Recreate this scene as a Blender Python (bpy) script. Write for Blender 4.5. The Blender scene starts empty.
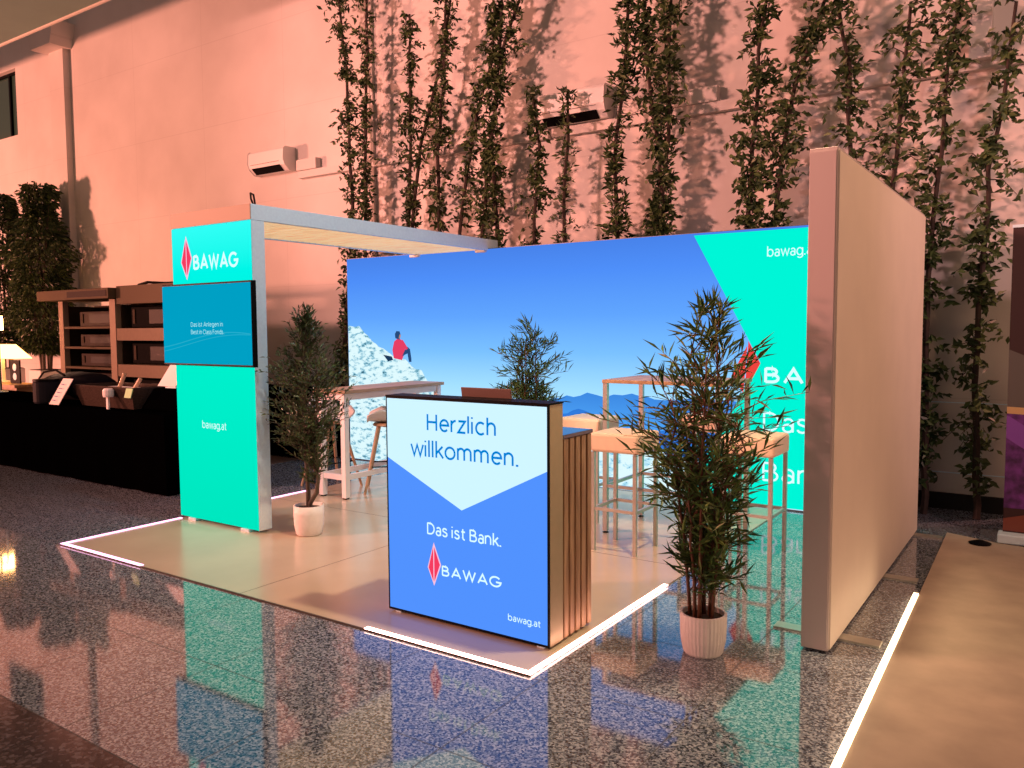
import bpy, bmesh, math, random
from mathutils import Vector, Matrix
S = bpy.context.scene
COL = S.collection
R = math.radians

# ------------------------------------------------------------------ camera
cd = bpy.data.cameras.new('camera'); cam = bpy.data.objects.new('camera', cd); COL.objects.link(cam)
FW = Vector((-0.56132246, 0.8248304, -0.06761583)); RT = Vector((0.82693545, 0.5622651, -0.00597623)); UP = Vector((-0.03308865, 0.05926851, 0.99769353))
m = Matrix((RT, UP, -FW)).transposed().to_4x4(); m.translation = Vector((0, 0, 1.62))
cam.matrix_world = m
cd.sensor_width = 36; cd.lens = 810.775*36/1024; cd.clip_start = .05; cd.clip_end = 200
S.camera = cam

# ------------------------------------------------------------------ world, exposure
w = bpy.data.worlds.new('world'); S.world = w; w.use_nodes = True
bg = w.node_tree.nodes['Background']; bg.inputs[0].default_value = (1.0, .60, .50, 1); bg.inputs[1].default_value = .22
S.view_settings.view_transform = 'Standard'; S.view_settings.look = 'None'; S.view_settings.gamma = 1
S.view_settings.use_curve_mapping = False; S.view_settings.exposure = 0.0

# ------------------------------------------------------------------ lights
def look(o, tgt):
    o.rotation_euler = (Vector(tgt)-o.location).to_track_quat('-Z', 'Y').to_euler()
def spot(name, loc, tgt, power, col, ang, blend=.5, rad=.1):
    l = bpy.data.lights.new(name, 'SPOT'); l.energy = power; l.color = col; l.spot_size = R(ang); l.spot_blend = blend; l.shadow_soft_size = rad
    o = bpy.data.objects.new(name, l); COL.objects.link(o); o.location = loc; look(o, tgt); return o
def area(name, loc, tgt, power, col, sx, sy):
    l = bpy.data.lights.new(name, 'AREA'); l.energy = power; l.color = col; l.shape = 'RECTANGLE'; l.size = sx; l.size_y = sy
    o = bpy.data.objects.new(name, l); COL.objects.link(o); o.location = loc; look(o, tgt); return o
area('pink_flood', (-22, -3.4, 2.1), (-9.0, 8.1, 4.2), 3300, (1, .33, .22), .9, .9)
spot('added_pink_wall_fill', (-12, -4, 5.9), (-3.4, 8.1, 4.1), 9800, (1, .38, .30), 66, 1, .5)  # added fill without a known fixture, brightens the middle of the wall
spot('added_mauve_wall_fill', (3.6, 1.5, 4.6), (-.4, 8.1, 2.2), 950, (1, .52, .50), 44, 1, .3)  # unseen fill light added to lift the dark lower right wall
spot('warm_flood', (-12.62, 5.5, 1.75), (-.8, 4.1, .2), 420, (1, .50, .32), 20, .5, .05)
spot('booth_ceiling_spot', (-1.3, 4.0, 5.0), (-2.6, 4.4, .3), 740, (1, .70, .42), 70, .7, .12)
spot('booth_ceiling_spot', (-3.4, 4.0, 5.6), (-5.3, 5.5, .8), 340, (.82, .92, 1), 70, .9, .15)
area('ceiling_light_side', (2.6, 4.6, 5.0), (-.6, 4.4, .6), 90, (1, .54, .30), 1.2, 1.2)

# ------------------------------------------------------------------ materials
def nt(name):
    M = bpy.data.materials.new(name); M.use_nodes = True
    return M, M.node_tree, M.node_tree.nodes['Principled BSDF']
def mat(name, col, rough=.5, metal=0, noise=0, scale=20, bump=0, spec=.5, emis=None, estr=0, stretch=None, ior=None):
    M, t, b = nt(name)
    b.inputs['Base Color'].default_value = (*col, 1); b.inputs['Roughness'].default_value = rough; b.inputs['Metallic'].default_value = metal
    b.inputs['Specular IOR Level'].default_value = spec
    if ior: b.inputs['IOR'].default_value = ior
    if emis: b.inputs['Emission Color'].default_value = (*emis, 1); b.inputs['Emission Strength'].default_value = estr
    if noise or bump:
        tc = t.nodes.new('ShaderNodeTexCoord'); mp = t.nodes.new('ShaderNodeMapping'); n = t.nodes.new('ShaderNodeTexNoise')
        n.inputs['Scale'].default_value = scale; n.inputs['Detail'].default_value = 5
        if stretch: mp.inputs['Scale'].default_value = stretch
        t.links.new(tc.outputs['Object'], mp.inputs[0]); t.links.new(mp.outputs[0], n.inputs['Vector'])
        if noise:
            r = t.nodes.new('ShaderNodeValToRGB')
            r.color_ramp.elements[0].position = .3; r.color_ramp.elements[1].position = .7
            r.color_ramp.elements[0].color = (*[c*(1-noise) for c in col], 1); r.color_ramp.elements[1].color = (*[min(1, c*(1+noise)) for c in col], 1)
            t.links.new(n.outputs['Fac'], r.inputs[0]); t.links.new(r.outputs[0], b.inputs['Base Color'])
        if bump:
            bp = t.nodes.new('ShaderNodeBump'); bp.inputs['Strength'].default_value = bump; bp.inputs['Distance'].default_value = .01
            t.links.new(n.outputs['Fac'], bp.inputs['Height']); t.links.new(bp.outputs[0], b.inputs['Normal'])
    return M
def glow(name, col, s=1.0):
    return mat(name, (0, 0, 0), .6, emis=col, estr=s, spec=0)
def grad_glow(name, stops, z0, z1, s=1.0, axis=2, noise=0.0):
    """backlit print whose artwork runs through the given colours between two object-space heights"""
    M, t, b = nt(name); b.inputs['Base Color'].default_value = (0, 0, 0, 1); b.inputs['Roughness'].default_value = .6; b.inputs['Specular IOR Level'].default_value = 0
    tc = t.nodes.new('ShaderNodeTexCoord'); sp = t.nodes.new('ShaderNodeSeparateXYZ'); mr = t.nodes.new('ShaderNodeMapRange'); r = t.nodes.new('ShaderNodeValToRGB')
    mr.inputs[1].default_value = z0; mr.inputs[2].default_value = z1
    t.links.new(tc.outputs['Object'], sp.inputs[0]); t.links.new(sp.outputs[axis], mr.inputs[0])
    src = mr.outputs[0]
    if noise:
        n = t.nodes.new('ShaderNodeTexNoise'); n.inputs['Scale'].default_value = 2.2
        t.links.new(tc.outputs['Object'], n.inputs['Vector'])
        ma = t.nodes.new('ShaderNodeMath'); ma.operation = 'MULTIPLY_ADD'; ma.inputs[1].default_value = noise; t.links.new(n.outputs['Fac'], ma.inputs[0]); t.links.new(mr.outputs[0], ma.inputs[2]); src = ma.outputs[0]
    t.links.new(src, r.inputs[0])
    e = r.color_ramp.elements
    e[0].position = stops[0][0]; e[0].color = (*stops[0][1], 1); e[1].position = stops[-1][0]; e[1].color = (*stops[-1][1], 1)
    for p, c in stops[1:-1]:
        k = e.new(p); k.color = (*c, 1)
    t.links.new(r.outputs[0], b.inputs['Emission Color']); b.inputs['Emission Strength'].default_value = s
    return M
def speckle_glow(name, c0, c1, c2, scale, s=1.0):
    M, t, b = nt(name); b.inputs['Base Color'].default_value = (0, 0, 0, 1); b.inputs['Specular IOR Level'].default_value = 0
    tc = t.nodes.new('ShaderNodeTexCoord'); n = t.nodes.new('ShaderNodeTexNoise'); n.inputs['Scale'].default_value = scale; n.inputs['Detail'].default_value = 6; n.inputs['Roughness'].default_value = .65
    mp = t.nodes.new('ShaderNodeMapping'); mp.inputs['Rotation'].default_value = (0, R(35), 0); mp.inputs['Scale'].default_value = (1, 1, 2.0)
    t.links.new(tc.outputs['Object'], mp.inputs[0]); t.links.new(mp.outputs[0], n.inputs['Vector'])
    r = t.nodes.new('ShaderNodeValToRGB'); e = r.color_ramp.elements
    e[0].position = .33; e[0].color = (*c0, 1); e[1].position = .50; e[1].color = (*c2, 1); k = e.new(.41); k.color = (*c1, 1)
    t.links.new(n.outputs['Fac'], r.inputs[0]); t.links.new(r.outputs[0], b.inputs['Emission Color']); b.inputs['Emission Strength'].default_value = s
    return M
def granite(name, cols, joints=True, scale=70, rough=.07, ior=2.0):
    M, t, b = nt(name)
    g = t.nodes.new('ShaderNodeNewGeometry')
    n1 = t.nodes.new('ShaderNodeTexVoronoi'); n1.inputs['Scale'].default_value = scale; n1.feature = 'F1'
    n2 = t.nodes.new('ShaderNodeTexNoise'); n2.inputs['Scale'].default_value = scale*.45; n2.inputs['Detail'].default_value = 4
    for n in (n1, n2): t.links.new(g.outputs['Position'], n.inputs['Vector'])
    sc = t.nodes.new('ShaderNodeSeparateColor'); t.links.new(n1.outputs['Color'], sc.inputs[0])
    mx = t.nodes.new('ShaderNodeMath'); mx.operation = 'ADD'; t.links.new(sc.outputs[0], mx.inputs[0]); t.links.new(n2.outputs['Fac'], mx.inputs[1])
    hf = t.nodes.new('ShaderNodeMath'); hf.operation = 'MULTIPLY'; hf.inputs[1].default_value = .5; t.links.new(mx.outputs[0], hf.inputs[0])
    r = t.nodes.new('ShaderNodeValToRGB'); e = r.color_ramp.elements
    e[0].position = .28; e[0].color = (*cols[0], 1); e[1].position = .72; e[1].color = (*cols[-1], 1)
    for i, c in enumerate(cols[1:-1]):
        k = e.new(.28+.44*(i+1)/(len(cols)-1)); k.color = (*c, 1)
    t.links.new(hf.outputs[0], r.inputs[0])
    out = r.outputs[0]
    if joints:
        sx = t.nodes.new('ShaderNodeSeparateXYZ'); t.links.new(g.outputs['Position'], sx.inputs[0])
        masks = []
        for ax, off, per in ((0, 1.95, .70), (1, -1.62, .73)):
            a = t.nodes.new('ShaderNodeMath'); a.operation = 'ADD'; a.inputs[1].default_value = off+70*per; t.links.new(sx.outputs[ax], a.inputs[0])
            md = t.nodes.new('ShaderNodeMath'); md.operation = 'MODULO'; md.inputs[1].default_value = per; t.links.new(a.outputs[0], md.inputs[0])
            lt = t.nodes.new('ShaderNodeMath'); lt.operation = 'LESS_THAN'; lt.inputs[1].default_value = .005; t.links.new(md.outputs[0], lt.inputs[0]); masks.append(lt)
        mm = t.nodes.new('ShaderNodeMath'); mm.operation = 'MAXIMUM'; t.links.new(masks[0].outputs[0], mm.inputs[0]); t.links.new(masks[1].outputs[0], mm.inputs[1])
        mi = t.nodes.new('ShaderNodeMixRGB'); t.links.new(mm.outputs[0], mi.inputs[0]); t.links.new(out, mi.inputs[1]); mi.inputs[2].default_value = (.012, .011, .012, 1)
        out = mi.outputs[0]
        rr = t.nodes.new('ShaderNodeMath'); rr.operation = 'MULTIPLY_ADD'; rr.inputs[1].default_value = .6; rr.inputs[2].default_value = rough; t.links.new(mm.outputs[0], rr.inputs[0]); t.links.new(rr.outputs[0], b.inputs['Roughness'])
    else: b.inputs['Roughness'].default_value = rough
    t.links.new(out, b.inputs['Base Color']); b.inputs['IOR'].default_value = ior
    return M
def wood(name, c0, c1, stretch, rough=.45):
    M, t, b = nt(name); b.inputs['Roughness'].default_value = rough
    tc = t.nodes.new('ShaderNodeTexCoord'); mp = t.nodes.new('ShaderNodeMapping'); mp.inputs['Scale'].default_value = stretch
    n = t.nodes.new('ShaderNodeTexNoise'); n.inputs['Scale'].default_value = 6; n.inputs['Detail'].default_value = 6; n.inputs['Distortion'].default_value = .4
    t.links.new(tc.outputs['Object'], mp.inputs[0]); t.links.new(mp.outputs[0], n.inputs['Vector'])
    r = t.nodes.new('ShaderNodeValToRGB'); r.color_ramp.elements[0].position = .35; r.color_ramp.elements[1].position = .65
    r.color_ramp.elements[0].color = (*c0, 1); r.color_ramp.elements[1].color = (*c1, 1)
    t.links.new(n.outputs['Fac'], r.inputs[0]); t.links.new(r.outputs[0], b.inputs['Base Color'])
    return M
def leafmat(name, c0, c1, rough=.4):
    M, t, b = nt(name); b.inputs['Roughness'].default_value = rough
    g = t.nodes.new('ShaderNodeNewGeometry'); r = t.nodes.new('ShaderNodeValToRGB')
    r.color_ramp.elements[0].color = (*c0, 1); r.color_ramp.elements[1].color = (*c1, 1)
    t.links.new(g.outputs['Random Per Island'], r.inputs[0]); t.links.new(r.outputs[0], b.inputs['Base Color'])
    b.inputs['Specular IOR Level'].default_value = .4
    return M
def wallmat(name):
    M, t, b = nt(name); b.inputs['Roughness'].default_value = .8; b.inputs['Specular IOR Level'].default_value = .2
    g = t.nodes.new('ShaderNodeNewGeometry'); n = t.nodes.new('ShaderNodeTexNoise'); n.inputs['Scale'].default_value = .7; n.inputs['Detail'].default_value = 6
    t.links.new(g.outputs['Position'], n.inputs['Vector'])
    r = t.nodes.new('ShaderNodeValToRGB'); r.color_ramp.elements[0].position = .3; r.color_ramp.elements[1].position = .7
    r.color_ramp.elements[0].color = (.56, .53, .50, 1); r.color_ramp.elements[1].color = (.72, .69, .66, 1)
    t.links.new(n.outputs['Fac'], r.inputs[0])
    sx = t.nodes.new('ShaderNodeSeparateXYZ'); t.links.new(g.outputs['Position'], sx.inputs[0])
    ms = []
    for ax, per, off in ((0, 1.9, .0), (2, 1.28, .3)):
        a = t.nodes.new('ShaderNodeMath'); a.operation = 'ADD'; a.inputs[1].default_value = off+per*30; t.links.new(sx.outputs[ax], a.inputs[0])
        md = t.nodes.new('ShaderNodeMath'); md.operation = 'MODULO'; md.inputs[1].default_value = per; t.links.new(a.outputs[0], md.inputs[0])
        lt = t.nodes.new('ShaderNodeMath'); lt.operation = 'LESS_THAN'; lt.inputs[1].default_value = .012; t.links.new(md.outputs[0], lt.inputs[0]); ms.append(lt)
    mm = t.nodes.new('ShaderNodeMath'); mm.operation = 'MAXIMUM'; t.links.new(ms[0].outputs[0], mm.inputs[0]); t.links.new(ms[1].outputs[0], mm.inputs[1])
    ml = t.nodes.new('ShaderNodeMath'); ml.operation = 'MULTIPLY'; ml.inputs[1].default_value = .16; t.links.new(mm.outputs[0], ml.inputs[0])
    mx = t.nodes.new('ShaderNodeMixRGB'); t.links.new(ml.outputs[0], mx.inputs[0]); t.links.new(r.outputs[0], mx.inputs[1]); mx.inputs[2].default_value = (.3, .27, .26, 1)
    t.links.new(mx.outputs[0], b.inputs['Base Color'])
    return M

TEAL = (.0, .92, .68); SKYT = (.065, .245, .93)
M_wall = wallmat('painted_wall')
M_ceil = mat('ceiling_paint', (.20, .32, .27), .8, noise=.05, scale=2)
M_trimw = mat('trim_white', (.75, .70, .62), .5)
M_floor = granite('polished_granite', [(.024, .03, .045), (.09, .115, .155), (.20, .24, .29), (.38, .42, .47)], True, 120, .055, 1.95)
M_band = granite('dark_granite_band', [(.012, .011, .013), (.028, .024, .027), (.042, .034, .036), (.12, .11, .12)], True, 60, .12, 1.5)
M_plat = mat('beige_vinyl', (.52, .44, .33), .22, noise=.08, scale=1.5, spec=.5)
M_seam = mat('seam_dark', (.06, .05, .04), .5)
M_carpet = mat('beige_carpet', (.42, .35, .27), .8, noise=.16, scale=3.5, bump=.08)
M_led = glow('led_strip_warm', (1, .52, .44), 10.0)
M_ledp = glow('led_strip_pink', (1, .45, .75), 3.2)
M_ledy = glow('led_strip_amber', (1, .66, .38), 6.0)
M_alu = mat('brushed_aluminium_blue_spill', (.66, .86, .98), .42, .1, noise=.04, scale=40)  # blue light from the display wall is mixed into the metal's base colour
M_aluw = mat('white_aluminium', (.72, .70, .68), .42, .15)
M_fabric = mat('taut_white_fabric', (.88, .78, .68), .7, noise=.03, scale=3)
M_cover = mat('taupe_cover', (.36, .27, .20), .7)
M_darkalu = mat('dark_aluminium', (.10, .12, .16), .4, .2)
M_edge = mat('wall_edge_profile', (.55, .47, .47), .5, .1)
M_black = mat('black_plastic', (.002, .002, .003), .5, spec=.08)
M_blackm = mat('black_matt', (.010, .010, .012), .85)
M_cloth = mat('black_tablecloth', (.0007, .0007, .0008), .95, bump=.2, scale=8, spec=0)
M_teal = glow('teal_backlit_print', TEAL, 1.0)
M_tealhi = grad_glow('teal_backlit_top', [(0, (.0, .80, .52)), (.6, (.0, .88, .62)), (.85, (.0, .92, .80)), (1, (.03, 1.0, .92))], 0.0, 2.47, 1.0)
M_sky = grad_glow('sky_print', [(0, (.58, .90, 1.1)), (.22, (.38, .76, 1.08)), (.42, (.20, .54, 1.05)), (.62, (.12, .38, 1.0)), (.85, (.078, .275, .95)), (1, (.065, .225, .82))], .55, 2.5, 1.0)
M_blue = glow('blue_backlit_print', (.085, .29, 1.0), 1.0)
M_pale = glow('pale_backlit_print', (.64, .93, 1.1), 1.0)
M_txtblue = glow('blue_lettering', (.0, .235, .70), 1.0)
M_txtw = glow('white_lettering', (.70, .98, 1.0), 1.05)
M_red = glow('red_emblem', (.92, .045, .12), 1.0)
M_redo = glow('orange_red_emblem', (.85, .06, .05), 1.0)
M_redl = glow('pale_pink_emblem_line', (.95, .55, .75), 1.0)
M_rock = speckle_glow('rock_print', (.03, .13, .20), (.25, .55, .70), (.74, .96, 1.0), 11)
M_snow = speckle_glow('snow_print', (.05, .25, .45), (.40, .75, .92), (.75, .97, 1.0), 9)
M_mtnA = grad_glow('far_mountain_print', [(0, (.09, .42, 1.0)), (1, (.05, .26, .78))], .55, 1.0, 1.0, noise=.25)
M_mtnB = glow('near_mountain_print', (.03, .20, .72), 1.0)
M_shadowp = glow('print_dark', (.01, .04, .10), 1.0)
M_skin = glow('print_skin', (.50, .25, .18), 1.0)
M_jkt = glow('print_red_jacket', (.80, .05, .13), 1.0)
M_jean = glow('print_jeans', (.02, .07, .20), 1.0)
M_screen = grad_glow('tv_picture', [(0, (.0, .36, .56)), (.35, (.0, .30, .52)), (.7, (.0, .38, .60)), (1, (.0, .50, .68))], 1.35, 1.98, 1.0, noise=.1)
M_wave = glow('tv_wave', (.02, .42, .60), 1.0)
M_tvtxt = glow('tv_text', (.45, .90, .95), 1.0)
M_slat = wood('oak_slat', (.36, .20, .10), (.58, .36, .19), (6, 6, .6))
M_frameox = mat('champagne_frame', (.52, .42, .26), .45, .2, noise=.04)
M_gap = mat('slat_gap', (.03, .014, .01), .8)
M_glass = mat('dark_glass_top', (.01, .025, .06), .06, spec=.9, ior=1.8)
M_oak = wood('oak_tabletop', (.34, .21, .11), (.48, .31, .18), (3, .5, 3))
M_white = mat('white_lacquer', (.78, .76, .74), .4)
M_shell = mat('white_shell', (.80, .80, .78), .35)
M_beech = wood('beech_leg', (.36, .22, .12), (.52, .34, .20), (6, 6, .8))
M_cush = mat('cream_leatherette', (.80, .64, .46), .55, noise=.03)
M_steel = mat('brushed_steel', (.50, .50, .46), .38, .6, noise=.05, scale=30)
M_pot = mat('cream_pot', (.86, .79, .76), .6, noise=.04)
M_soil = mat('soil', (.03, .02, .014), .9, noise=.4, scale=60, bump=.5)
M_bark = mat('dark_bark', (.034, .020, .015), .8, noise=.3, scale=30, bump=.4)
M_cane = mat('red_brown_cane', (.12, .045, .022), .5, noise=.35, scale=18)
M_grey = mat('grey_bark', (.10, .075, .055), .8, noise=.3, scale=30, bump=.3)
M_ficus = leafmat('ficus_leaf', (.016, .038, .014), (.10, .15, .05))
M_bamb = leafmat('bamboo_leaf', (.022, .06, .02), (.15, .25, .06))
M_olive = leafmat('olive_leaf', (.022, .048, .018), (.10, .16, .06))
M_lap = mat('laptop_brown', (.22, .14, .12), .4, .3)
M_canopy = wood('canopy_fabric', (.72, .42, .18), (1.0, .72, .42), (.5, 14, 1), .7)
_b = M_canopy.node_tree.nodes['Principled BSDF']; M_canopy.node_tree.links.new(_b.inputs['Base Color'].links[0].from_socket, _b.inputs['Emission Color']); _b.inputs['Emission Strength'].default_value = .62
M_rackw = mat('rack_beige', (.24, .18, .13), .6, noise=.05, spec=.03)
M_rackh = mat('rack_header', (.115, .085, .055), .6, spec=.03)
M_post = mat('rack_post', (.36, .27, .20), .5, spec=.03)
M_rackd = mat('rack_brown', (.05, .035, .022), .6, noise=.1, spec=.03)
M_machine = mat('machine_brown', (.028, .018, .014), .5, noise=.1, spec=.03)
M_wicker = mat('wicker', (.05, .032, .024), .7, noise=.5, scale=40, bump=.5, stretch=(1, 1, 6), spec=.03)
M_paper = mat('white_paper', (.80, .72, .70), .6)
M_grn = mat('green_tag', (.35, .65, .30), .6)
M_glassw = mat('window_glass', (.035, .075, .06), .08)
M_navy = mat('dark_navy_cloth', (.004, .0042, .007), .8, bump=.3, scale=12, spec=.03)
M_gbag = mat('grey_cup', (.022, .022, .028), .5, spec=.03)
M_lampg = glow('lamp_shade_glow', (1, .42, .10), 9.0)
M_lens = glow('flood_lens', (1, .45, .14), 40.0)
M_brown = mat('brown_banner', (.035, .012, .012), .7)
M_ground = mat('brown_mat', (.10, .06, .04), .7, noise=.2)

# ------------------------------------------------------------------ mesh helpers
class MB:
    def __init__(s): s.v = []; s.f = []
    def box(s, x0, x1, y0, y1, z0, z1):
        i = len(s.v)
        s.v += [(x, y, z) for z in (z0, z1) for y in (y0, y1) for x in (x0, x1)]
        s.f += [tuple(i+k for k in q) for q in ((0, 2, 3, 1), (4, 5, 7, 6), (0, 1, 5, 4), (2, 6, 7, 3), (0, 4, 6, 2), (1, 3, 7, 5))]; return s
    def tube(s, pts, rad, n=8, cap=True):
        pts = [Vector(p) for p in pts]; rad = rad if isinstance(rad, (list, tuple)) else [rad]*len(pts)
        i0 = len(s.v); up = None
        for k, p in enumerate(pts):
            d = (pts[min(k+1, len(pts)-1)]-pts[max(k-1, 0)]).normalized()
            if up is None: up = Vector((0, 0, 1)) if abs(d.z) < .9 else Vector((1, 0, 0))
            a = d.cross(up).normalized(); b = a.cross(d).normalized(); up = b
            for j in range(n):
                t = 2*math.pi*j/n; s.v.append(tuple(p+(a*math.cos(t)+b*math.sin(t))*rad[k]))
        for k in range(len(pts)-1):
            for j in range(n):
                a = i0+k*n+j; b = i0+k*n+(j+1) % n; s.f.append((a, a+n, b+n, b))
        if cap: s.f.append(tuple(i0+j for j in range(n))); s.f.append(tuple(i0+(len(pts)-1)*n+j for j in reversed(range(n))))
        return s
    def lathe(s, cx, cy, prof, n=32, flute=0):
        i0 = len(s.v)
        for r, z in prof:
            for j in range(n):
                t = 2*math.pi*j/n; rr = r*(1-(flute if j % 2 else 0)); s.v.append((cx+rr*math.cos(t), cy+rr*math.sin(t), z))
        for k in range(len(prof)-1):
            for j in range(n):
                a = i0+k*n+j; b = i0+k*n+(j+1) % n; s.f.append((a, b, b+n, a+n))
        s.f.append(tuple(i0+j for j in reversed(range(n)))); s.f.append(tuple(i0+(len(prof)-1)*n+j for j in range(n)))
        return s
    def prism(s, poly, y0, y1):
        """polygon in x,z (counter-clockwise seen from -Y) extruded between two depths"""
        i = len(s.v); n = len(poly)
        s.v += [(x, y0, z) for x, z in poly]+[(x, y1, z) for x, z in poly]
        s.f.append(tuple(range(i, i+n))); s.f.append(tuple(reversed(range(i+n, i+2*n))))
        for k in range(n): a = i+k; b = i+(k+1) % n; s.f.append((a, a+n, b+n, b))
        return s
    def leaf(s, p, d, nrm, L, W, fold=.25):
        i = len(s.v); d = d.normalized(); side = d.cross(nrm)
        if side.length < 1e-3: side = d.orthogonal()
        side.normalize(); up = side.cross(d)
        mid = p+d*L*.45
        s.v += [tuple(p), tuple(mid+side*W/2+up*W*fold), tuple(p+d*L-up*L*.12), tuple(mid-side*W/2+up*W*fold)]
        s.f += [(i, i+1, i+2), (i, i+2, i+3)]
    def build(s, name, mt, parent=None, bevel=0, smooth=False, org=None):
        me = bpy.data.meshes.new(name)
        if org is None: org = parent_origin(parent)
        me.from_pydata([(a-org[0], b-org[1], c-org[2]) for a, b, c in s.v], [], s.f); me.update(); me.materials.append(mt)
        o = bpy.data.objects.new(name, me); COL.objects.link(o)
        if parent is not None: o.parent = parent
        else: o.location = org
        if smooth:
            for p in me.polygons: p.use_smooth = True
        if bevel:
            b = o.modifiers.new('bevel', 'BEVEL'); b.width = bevel; b.segments = 3; b.limit_method = 'ANGLE'
        return o
def parent_origin(p):
    o = Vector((0, 0, 0))
    while p is not None: o += p.location; p = p.parent
    return tuple(o)
def tag(o, label=None, cat=None, group=None, kind=None):
    if label: o['label'] = label
    if cat: o['category'] = cat
    if group: o['group'] = group
    if kind: o['kind'] = kind
    return o
def thing(name, loc, label, cat, group=None):
    o = bpy.data.objects.new(name, None); COL.objects.link(o); o.location = loc; o.empty_display_size = .1
    return tag(o, label, cat, group)
def struct(name, mb, mt, parent=None, **k):
    o = mb.build(name, mt, parent, **k)
    if parent is None: o['kind'] = 'structure'
    return o
def copy_tree(o, parent=None):
    c = o.copy(); COL.objects.link(c)
    if parent is not None: c.parent = parent
    for ch in list(o.children): copy_tree(ch, c)
    return c
def B(*a): return MB().box(*a)
def arc(cx, cy, rx, ry, a0, a1, n=14):
    return [(cx+rx*math.cos(R(a0+(a1-a0)*k/n)), cy+ry*math.sin(R(a0+(a1-a0)*k/n))) for k in range(n+1)]
X_ = .72
GL = {
 'H': (.62, [[(0, 0), (0, 1)], [(.62, 0), (.62, 1)], [(0, .52), (.62, .52)]]),
 'e': (.58, [[(.02, .37)]+arc(.3, .36, .28, .34, 3, 315, 22)]),
 'r': (.30, [[(0, 0), (0, X_)], arc(.30, .36, .30, .34, 180, 90)]),
 'z': (.46, [[(.02, .70), (.46, .70), (.0, .02), (.48, .02)]]),
 'l': (0, [[(0, 0), (0, 1.04)]]), 'i': (0, [[(0, 0), (0, X_)], [(0, .90), (0, 1.0)]]),
 'c': (.54, [arc(.32, .36, .30, .35, 48, 312, 20)]),
 'h': (.48, [[(0, 0), (0, 1.04)], arc(.24, .45, .24, .26, 180, 0)+[(.48, 0)]]),
 'n': (.48, [[(0, 0), (0, X_)], arc(.24, .45, .24, .26, 180, 0)+[(.48, 0)]]),
 'm': (.84, [[(0, 0), (0, X_)], arc(.21, .47, .21, .24, 180, 0)+[(.42, 0)], arc(.63, .47, .21, .24, 180, 0)+[(.84, 0)]]),
 'w': (.84, [[(0, X_), (.21, .02), (.42, .69), (.63, .02), (.84, X_)]]),
 'k': (.46, [[(0, 0), (0, 1.04)], [(.43, X_), (.0, .27)], [(.15, .42), (.47, 0)]]),
 'o': (.62, [arc(.31, .36, .31, .35, 0, 360, 28)]),
 '.': (.06, [[(.03, -.02), (.03, .10)], [(.0, -.02), (.0, .10)]]),
 'D': (.66, [[(.0, 0), (.0, 1)], [(0, .97), (.24, .97)]+arc(.24, .5, .42, .47, 90, -90, 20)+[(0, .03)]]),
 'a': (.44, [[(.44, 0), (.44, .46)]+arc(.24, .48, .20, .22, 0, 150), arc(.22, .20, .21, .20, 0, 360, 24)]),
 's': (.44, [[(.40, .58), (.34, .67), (.22, .71), (.09, .68), (.03, .57), (.06, .46), (.16, .41), (.30, .36), (.41, .29), (.43, .17), (.36, .05), (.22, .01), (.09, .04), (.0, .14)]]),
 't': (.34, [[(.14, .94), (.14, .18)]+arc(.30, .18, .16, .16, 180, 280), [(0, .69), (.35, .69)]]),
 'B': (.58, [[(0, 0), (0, 1)], [(0, .97), (.28, .97)]+arc(.28, .75, .22, .22, 90, -90)+[(0, .53)], [(.28, .53), (.32, .53)]+arc(.32, .28, .26, .25, 90, -90)+[(0, .03)]]),
 'b': (.58, [[(0, 0), (0, 1.04)], arc(.29, .36, .29, .35, 0, 360, 28)]),
 'd': (.58, [[(.58, 0), (.58, 1.04)], arc(.29, .36, .29, .35, 0, 360, 28)]),
 'g': (.58, [[(.58, X_), (.58, -.05)]+arc(.31, -.05, .27, .22, 0, -150), arc(.29, .36, .29, .35, 0, 360, 28)]),
 'A': (.80, [[(0, 0), (.40, .97), (.80, 0)], [(.14, .30), (.66, .30)]]),
 'W': (1.1, [[(0, 1), (.28, .03), (.55, .94), (.82, .03), (1.1, 1)]]),
 'G': (.94, [arc(.47, .5, .47, .48, 42, 355, 26)+[(.52, .46)]]),
 'C': (.78, [arc(.46, .5, .46, .48, 45, 315, 22)]), 'F': (.5, [[(0, 0), (0, 1)], [(0, .97), (.5, .97)], [(0, .53), (.44, .53)]]),
}
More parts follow.
